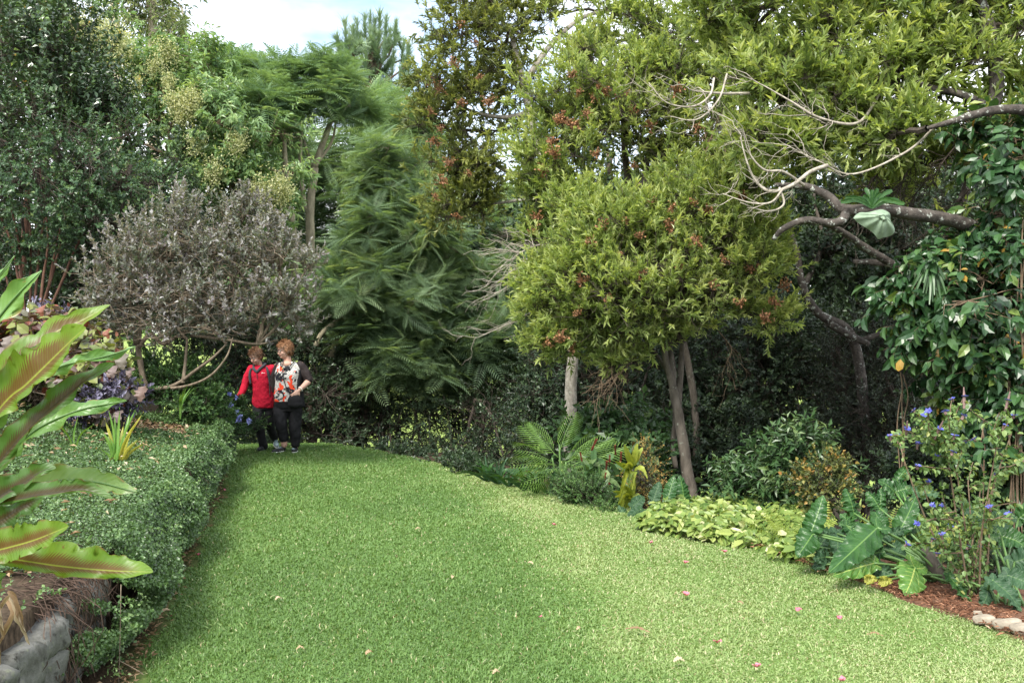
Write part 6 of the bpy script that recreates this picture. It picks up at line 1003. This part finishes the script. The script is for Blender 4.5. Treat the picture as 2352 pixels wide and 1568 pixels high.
def loft(mb, rings, m=28, close=True):
    """rings: (x, y, z, rx, ry) from bottom to top"""
    q = spline(np.array(rings, float), 5); a = np.arange(m)*2*math.pi/m
    V = np.stack([q[:, 0:1]+q[:, 3:4]*np.cos(a), q[:, 1:2]+q[:, 4:5]*np.sin(a), np.repeat(q[:, 2:3], m, 1)], -1); n = len(q); idx = np.arange(n*m).reshape(n, m); nx = np.roll(idx, -1, 1)
    fs = [np.stack([idx[:-1], nx[:-1], nx[1:], idx[1:]], -1).reshape(-1, 4)]; V = V.reshape(-1, 3)
    if close:
        V = np.vstack([V, q[:1, :3], q[-1:, :3]]); fs.append(np.vstack([np.stack([nx[0], idx[0], np.full(m, n*m)], -1), np.stack([idx[-1], nx[-1], np.full(m, n*m+1)], -1)]))
    mb.add(V, fs)
def rotz(a): return np.array([[math.cos(a), -math.sin(a), 0], [math.sin(a), math.cos(a), 0], [0, 0, 1]])
def rotx(a): return np.array([[1, 0, 0], [0, math.cos(a), -math.sin(a)], [0, math.sin(a), math.cos(a)]])
def hand(mb, wrist, d, pn, thumb, curl=.5, L=.175):
    """palm and five bent fingers; d: along the hand, pn: palm normal, thumb: +1 / -1 side along cross(d, pn)"""
    d = nrm(A(*d)); pn = nrm(A(*pn)-d*np.dot(A(*pn), d)); s = np.cross(d, pn)*thumb; w0 = A(*wrist)
    R = np.stack([s, d, pn], 1); ball(mb, w0+d*L*.30, (.040, L*.30, .016), R); ball(mb, w0+d*L*.08, (.027, .03, .019), R)
    for j, (off, ln, sp) in enumerate([(.031, .40, .16), (.011, .45, .05), (-.010, .42, -.06), (-.029, .33, -.2)]):
        b = w0+d*L*.50+s*off; p = [b]; a = 0; dd = nrm(d+s*sp)
        for k, (f, da) in enumerate([(.46, curl*.35), (.30, curl*.55), (.24, curl*.4)]):
            a += da*(1+.15*j); p.append(p[-1]+(dd*math.cos(a)+pn*math.sin(a))*ln*L*f*1.05)
        seg(mb, p, [.0088, .0084, .0078, .0066])
    b = w0+d*L*.16+s*.030; seg(mb, [b, b+nrm(d*.7+s*.8+pn*.25)*.034, b+nrm(d*.95+s*.6+pn*.4)*.066], [.0115, .010, .0078])
def head(mb, c, R, k=1.0):
    """skull, jaw, nose, ears in the head's own frame (face towards -Y), turned by R"""
    f = lambda *p: A(*c)+R@(A(*p)*k)
    ball(mb, f(0, .010, .022), (.074*k, .094*k, .098*k), R, 20, 24); ball(mb, f(0, -.028, -.045), (.058*k, .060*k, .070*k), R, 16, 20); ball(mb, f(0, -.058, -.088), (.030*k, .026*k, .022*k), R)
    ball(mb, f(0, -.092, -.022), (.013*k, .018*k, .024*k), R, 10, 12); ball(mb, f(0, -.101, -.038), (.015*k, .013*k, .011*k), R, 10, 12); ball(mb, f(0, -.082, .030), (.052*k, .014*k, .012*k), R, 10, 12)
    for sg in (1, -1):
        ball(mb, f(sg*.034, -.062, -.040), (.024*k, .022*k, .024*k), R, 10, 12); ball(mb, f(sg*.077, .012, -.012), (.009*k, .020*k, .030*k), R, 10, 12)
def face_parts(root, body, c, R, hairmat, k, hair_rows, glasses=True, longer=.055):
    f = lambda *p: A(*c)+R@(A(*p)*k)
    for sg in (1, -1):
        mb = MB(); ball(mb, f(sg*.032, -.080, .004), (.0135*k, .010*k, .008*k), R, 10, 12); e = mb.build('eye', M['eyewhite'], body, True)
        mb = MB(); ball(mb, f(sg*.032, -.0885, .004), (.006*k, .004*k, .0065*k), R, 8, 10); mb.build('pupil', M['eyedark'], e, True)
        mb = MB(); limb(mb, [f(sg*.016, -.093, .024), f(sg*.034, -.090, .029), f(sg*.050, -.078, .024)], [.003, .004, .002], 5, 4, 0); mb.build('eyebrow', M[hairmat], body, True)
    mb = MB(); limb(mb, [f(-.026, -.083, -.064), f(-.010, -.091, -.062), f(0, -.0915, -.0635), f(.010, -.091, -.062), f(.026, -.083, -.064)], [.002, .005, .005, .005, .002], 6, 4, 0); mb.build('mouth', M['lip'], body, True)
    if glasses:
        mb = MB()
        for sg in (1, -1):
            a = np.linspace(0, 2*math.pi, 17); limb(mb, [f(sg*.034+.024*math.cos(t), -.102+.012*abs(math.cos(t))*(1 if math.cos(t)*sg > 0 else 0), .000+.019*math.sin(t)) for t in a], [.0022]*17, 5, 2, 0, caps=False)
            limb(mb, [f(sg*.057, -.094, .006), f(sg*.078, -.04, .012), f(sg*.082, .01, .006)], [.002]*3, 5, 3, 0)
        limb(mb, [f(-.010, -.103, .004), f(0, -.107, .007), f(.010, -.103, .004)], [.002]*3, 5, 3, 0); mb.build('glasses', M['lens'], root, True)
    # hair: a close cap and many short overlapping locks
    g = rng; mb = MB(); n = 9000; q = rdir(n); q = q[(q[:, 2] > -.42-.35*(q[:, 1] > .1)) & ~((q[:, 1] < -.30) & (q[:, 2] < .50)) & ~((q[:, 1] < .12) & (q[:, 2] < -.15))]
    p = q*A(.080, .100, .106)+A(0, .014, .026); dn = A(0, .25, -.8)+q*.25+g.normal(0, .30, q.shape); dn = dn-q*np.sum(dn*q, 1, keepdims=True)*.9; dn[q[:, 1] < -.2] += A(.2, -.5, .1)
    W = np.array([f(*x) for x in p]); D = dn@R.T; Nn = q@R.T
    leaves(mb, W-Nn*.012, D+Nn*.25, Nn, longer*k*g.uniform(.6, 1.25, len(q)), .0030*k, g.random(len(q)), BLADE)
    cap = MB(); a = np.linspace(0, math.pi*.62, 12); b = np.linspace(0, 2*math.pi, 25)[:-1]; th, ph = np.meshgrid(a, b, indexing='ij'); d = np.stack([np.sin(th)*np.cos(ph), np.sin(th)*np.sin(ph), np.cos(th)], -1)
    d[..., 2] = np.where((d[..., 1] < -.3) & (d[..., 2] < .55), .55, d[..., 2]); V = d*A(.081, .101, .104)+A(0, .016, .028); V = np.array([f(*x) for x in V.reshape(-1, 3)]); idx = np.arange(12*24).reshape(12, 24); nx = np.roll(idx, -1, 1); mb.add(V, np.stack([idx[:-1], idx[1:], nx[1:], nx[:-1]], -1).reshape(-1, 4), .25)
    mb.build('hair', M[hairmat], root)
def shoe(root, heel, d, L, mat, sole, pitch=0):
    d = nrm(A(*d)); s = np.cross(UPV, d); R = np.stack([s, d, np.cross(s, d)], 1); h = A(*heel); mb = MB()
    ball(mb, h+d*L*.22+A(0, 0, .045), (.036, L*.24, .042), R); ball(mb, h+d*L*.62+A(0, 0, .034), (.042, L*.36, .030), R); o = fuse(mb.build('shoe', M[mat], root, True), .006, 3)
    mb = MB(); ball(mb, h+d*L*.46+A(0, 0, .012), (.044, L*.53, .014), R); mb.build('sole', M[sole], o, True)
def world(X0, Y0, Z0): return lambda x, y, z: A(X0+x, Y0+y, Z0+z)

def woman_red():
    d = 14.85; X0 = (497.9+500*.2117-1176)/F*d; Z0 = float(hgt(X0, d)); W = world(X0, d, Z0)
    root = thing('person', 'woman in a red zip fleece with charcoal trim, looking down with one arm out', 'person', (X0, d, Z0))
    hc = W(-.088, -.05, 1.385); R = rotz(math.radians(-32))@rotx(math.radians(22)); b = MB(); head(b, hc, R, .98)
    seg(b, [W(-.045, .02, 1.20), W(-.07, -.01, 1.31)], [.052, .05]); loft(b, [(*W(.01, .03, .70), .13, .10), (*W(0, .03, .95), .125, .10), (*W(-.02, .02, 1.15), .15, .10), (*W(-.035, .02, 1.23), .10, .07)])
    aw = [W(-.185, .02, 1.20), W(-.255, -.02, .96), W(-.305, -.17, .795)]; seg(b, aw, [.045, .038, .026]); hand(b, W(-.308, -.18, .785), (-.50, -.50, -.55), (-.2, -.55, .8), 1, .5, .165)
    a2 = [W(.15, .04, 1.20), W(.20, .10, .95), W(.20, .06, .73)]; seg(b, a2, [.045, .038, .026]); hand(b, W(.20, .06, .72), (0, -.15, -1), (-1, 0, 0), -1, .5, .165)
    seg(b, [W(-.06, .02, .72), W(-.045, -.05, .40), W(.01, .0, .09)], [.075, .05, .035]); seg(b, [W(.07, .04, .72), W(.075, .05, .40), W(.11, .26, .15)], [.075, .05, .035])
    body = fuse(b.build('body', M['skin'], root, True), .0065, 3)
    face_parts(root, body, hc, R, 'hairbrown', .98, 0)
    m = MB(); loft(m, [(*W(.005, .02, .625), .150, .118), (*W(.0, .02, .70), .155, .128), (*W(-.008, .02, .90), .148, .130), (*W(-.018, .01, 1.05), .165, .132), (*W(-.028, .01, 1.16), .178, .118), (*W(-.035, .015, 1.225), .140, .09), (*W(-.045, .015, 1.262), .075, .066)])
    seg(m, [W(-.175, .02, 1.195), W(-.232, .0, 1.06), W(-.258, -.02, .955), W(-.285, -.10, .87), W(-.303, -.165, .805)], [.066, .060, .055, .048, .043]); seg(m, [W(.125, .03, 1.195), W(.18, .07, 1.06), W(.205, .10, .95), W(.205, .06, .76)], [.066, .06, .052, .043])
    fl = fuse(m.build('fleece', M['fleece'], root, True), .009, 5, folds=.035)
    m = MB(); limb(m, [W(-.125, -.02, 1.245), W(-.115, -.075, 1.205), W(-.07, -.105, 1.165), W(-.05, -.105, 1.17), W(-.01, -.09, 1.215), W(.03, -.05, 1.255), W(.02, .05, 1.275), W(-.06, .09, 1.28), W(-.125, .04, 1.27), W(-.125, -.02, 1.245)], [.022]*10, 8, 5, .02); m.build('collar', M['charcoal'], root, True)
    for pts in ([W(-.150, -.085, 1.215), W(-.168, -.090, 1.15), W(-.170, -.082, 1.06), W(-.158, -.09, .98)], [W(.075, -.085, 1.235), W(.098, -.098, 1.16), W(.115, -.085, 1.08), W(.118, -.065, .95), W(.118, -.06, .80)]):
        m = MB(); limb(m, pts, [.013, .019, .020, .010, .004][:len(pts)], 8, 5, .02); m.build('side_panel', M['charcoal'], root, True)
    m = MB(); limb(m, [W(-.062, -.118, 1.17), W(-.055, -.128, 1.10), W(-.05, -.133, 1.05)], [.004]*3, 6, 4, 0); m.build('zip', M['charcoal'], root, True)
    m = MB(); limb(m, [W(.012, -.128, 1.135), W(.024, -.1275, 1.15), W(.032, -.1265, 1.14), W(.046, -.124, 1.146), W(.062, -.119, 1.142)], [.004, .0045, .0035, .003, .002], 6, 4, 0); m.build('logo', M['shoewhite'], root, True)
    m = MB(); loft(m, [(*W(.005, .03, .60), .145, .115), (*W(.005, .03, .74), .14, .11)]); seg(m, [W(-.065, .02, .66), W(-.058, -.04, .48), W(-.04, -.07, .36), W(-.012, -.03, .20), W(.012, .0, .065)], [.092, .080, .070, .064, .062]); seg(m, [W(.07, .04, .66), W(.078, .03, .48), W(.08, .06, .37), W(.10, .18, .24), W(.112, .25, .155)], [.092, .078, .068, .06, .056]); fuse(m.build('trousers', M['blackcloth'], root, True), .010, 4, folds=.03)
    shoe(root, W(.012, .045, 0), (-.15, -1, 0), .24, 'shoeblack', 'shoeblack'); shoe(root, W(.115, .30, .085), (.28, -.8, -.30), .235, 'shoegrey', 'shoewhite')
def woman_print():
    d = 14.6; X0 = (497.9+790*.2117-1176)/F*d; Z0 = float(hgt(X0, d)); W = world(X0, d, Z0)
    root = thing('person', 'ginger haired woman in a black, white and orange print blouse and cropped black trousers', 'person', (X0, d, Z0))
    hc = W(-.062, -.02, 1.480); R = rotz(math.radians(-58))@rotx(math.radians(8)); b = MB(); head(b, hc, R, 1.03)
    seg(b, [W(-.025, .02, 1.26), W(-.045, .01, 1.40)], [.062, .056]); loft(b, [(*W(-.01, .02, .72), .17, .13), (*W(-.015, .02, 1.0), .17, .14), (*W(-.015, .02, 1.2), .17, .12), (*W(-.02, .02, 1.29), .12, .08)])
    seg(b, [W(.165, .02, 1.26), W(.272, .0, 1.055), W(.255, -.06, 1.0), W(.185, -.17, .915)], [.052, .048, .044, .028]); hand(b, W(.178, -.18, .905), (-.62, -.25, -.62), (-.35, .85, -.1), 1, .45, .18)
    seg(b, [W(-.18, .03, 1.25), W(-.235, .09, 1.03), W(-.215, .10, .83)], [.052, .044, .03]); hand(b, W(-.215, .10, .82), (0, -.1, -1), (1, 0, 0), 1, .5, .175)
    seg(b, [W(-.12, .02, .70), W(-.105, -.08, .42), W(-.072, -.02, .11)], [.09, .065, .046]); seg(b, [W(.07, .02, .70), W(.075, -.02, .40), W(.078, .02, .08)], [.09, .065, .046])
    body = fuse(b.build('body', M['skin'], root, True), .0065, 3); face_parts(root, body, hc, R, 'hairginger', 1.03, 0, longer=.06)
    m = MB(); T0 = [(*W(-.030, .01, .735), .200, .165), (*W(-.025, .01, .85), .200, .168), (*W(-.018, .01, 1.0), .196, .165), (*W(-.012, .0, 1.12), .196, .160), (*W(-.012, .01, 1.22), .188, .130), (*W(-.015, .015, 1.275), .160, .10), (*W(-.022, .02, 1.31), .098, .076)]; loft(m, T0); fuse(m.build('blouse', M['print'], root, True), .009, 4, folds=.025)
    m = MB(); loft(m, [(*W(-.025, .02, .635), .205, .150), (*W(-.03, .012, .735), .197, .160), (*W(-.025, .012, .80), .190, .158)]); fuse(m.build('underskirt', M['blackcloth'], root, True), .012, 3)
    for pts, rr in (([W(.140, .02, 1.255), W(.205, .015, 1.17), W(.262, .005, 1.075), W(.275, -.01, 1.045)], [.070, .074, .070, .066]), ([W(-.165, .03, 1.24), W(-.215, .06, 1.12), W(-.238, .09, 1.01), W(-.23, .10, .90)], [.068, .070, .066, .058])):
        m = MB(); seg(m, pts, rr); fuse(m.build('sleeve', M['blacksheer'], root, True), .010, 4, folds=.025)
    # black side panel of the blouse under the arm, neckline band, cord with pendant, handbag, watch
    m = MB(); loft(m, [(*W(.125, .03, .66), .095, .13), (*W(.132, .03, .85), .062, .13), (*W(.140, .03, 1.05), .050, .13), (*W(.150, .03, 1.2), .040, .10)]); fuse(m.build('side_panel', M['blackcloth'], root, True), .012, 3)
    m = MB(); limb(m, [W(-.115, -.045, 1.315), W(-.10, -.115, 1.255), W(-.045, -.145, 1.215), W(.01, -.14, 1.225), W(.06, -.10, 1.285), W(.085, -.03, 1.33)], [.008]*6, 6, 5, 0); m.build('neckline', M['blackcloth'], root, True)
    m = MB(); ball(m, W(-.030, -.062, 1.278), (.074, .050, .050)); m.build('bare_neck', M['skin'], body, True)
    m = MB(); limb(m, [W(-.070, -.09, 1.35), W(-.068, -.150, 1.24), W(-.062, -.172, 1.16), W(-.04, -.180, 1.05), W(-.012, -.182, .95), W(.01, -.180, .88)], [.006]*6, 6, 5, 0); m.build('strap', M['shoeblack'], root, True)
    m = MB(); ball(m, W(-.065, -.166, 1.222), (.012, .006, .014)); m.build('pendant', M['gold'], root, True)
    m = MB(); ball(m, W(.115, -.185, .755), (.105, .05, .10)); ball(m, W(.12, -.185, .71), (.11, .05, .06)); hb = fuse(m.build('handbag', M['blackcloth'], root, True), .01, 2)
    m = MB(); q = W(.192, -.162, .922); a = np.linspace(0, 2*math.pi, 13); ax = nrm(A(-.62, -.6, -.5)); e1, e2 = perp(ax[None]); limb(m, [q+(e1[0]*math.cos(t)+e2[0]*math.sin(t))*.0335 for t in a], [.009]*13, 6, 2, 0, caps=False); m.build('watch', M['watch'], root, True)
    m = MB(); loft(m, [(*W(-.02, .02, .60), .19, .14), (*W(-.02, .02, .74), .185, .14)]); seg(m, [W(-.125, .02, .66), W(-.122, -.06, .50), W(-.108, -.08, .40), W(-.088, -.05, .27), W(-.076, -.03, .205)], [.112, .100, .088, .076, .070]); seg(m, [W(.075, .02, .66), W(.082, -.0, .48), W(.082, -.02, .36), W(.084, .0, .20), W(.085, .01, .125)], [.112, .098, .086, .076, .072]); fuse(m.build('trousers', M['blackcloth'], root, True), .010, 4, folds=.03)
    shoe(root, W(-.065, .02, .0), (-.62, -.75, 0), .245, 'shoeblack', 'shoewhite'); shoe(root, W(.078, .07, 0), (.05, -1, 0), .24, 'shoeblack', 'shoewhite')
    for (x, y, z) in [(.07, -.10, .065), (.085, -.115, .058), (.08, -.13, .05), (-.12, -.05, .075), (-.135, -.07, .068)]:
        m = MB(); ball(m, W(x, y, z), (.022, .010, .007)); m.build('lace', M['shoegrey'], root, True)
woman_red(); woman_print()
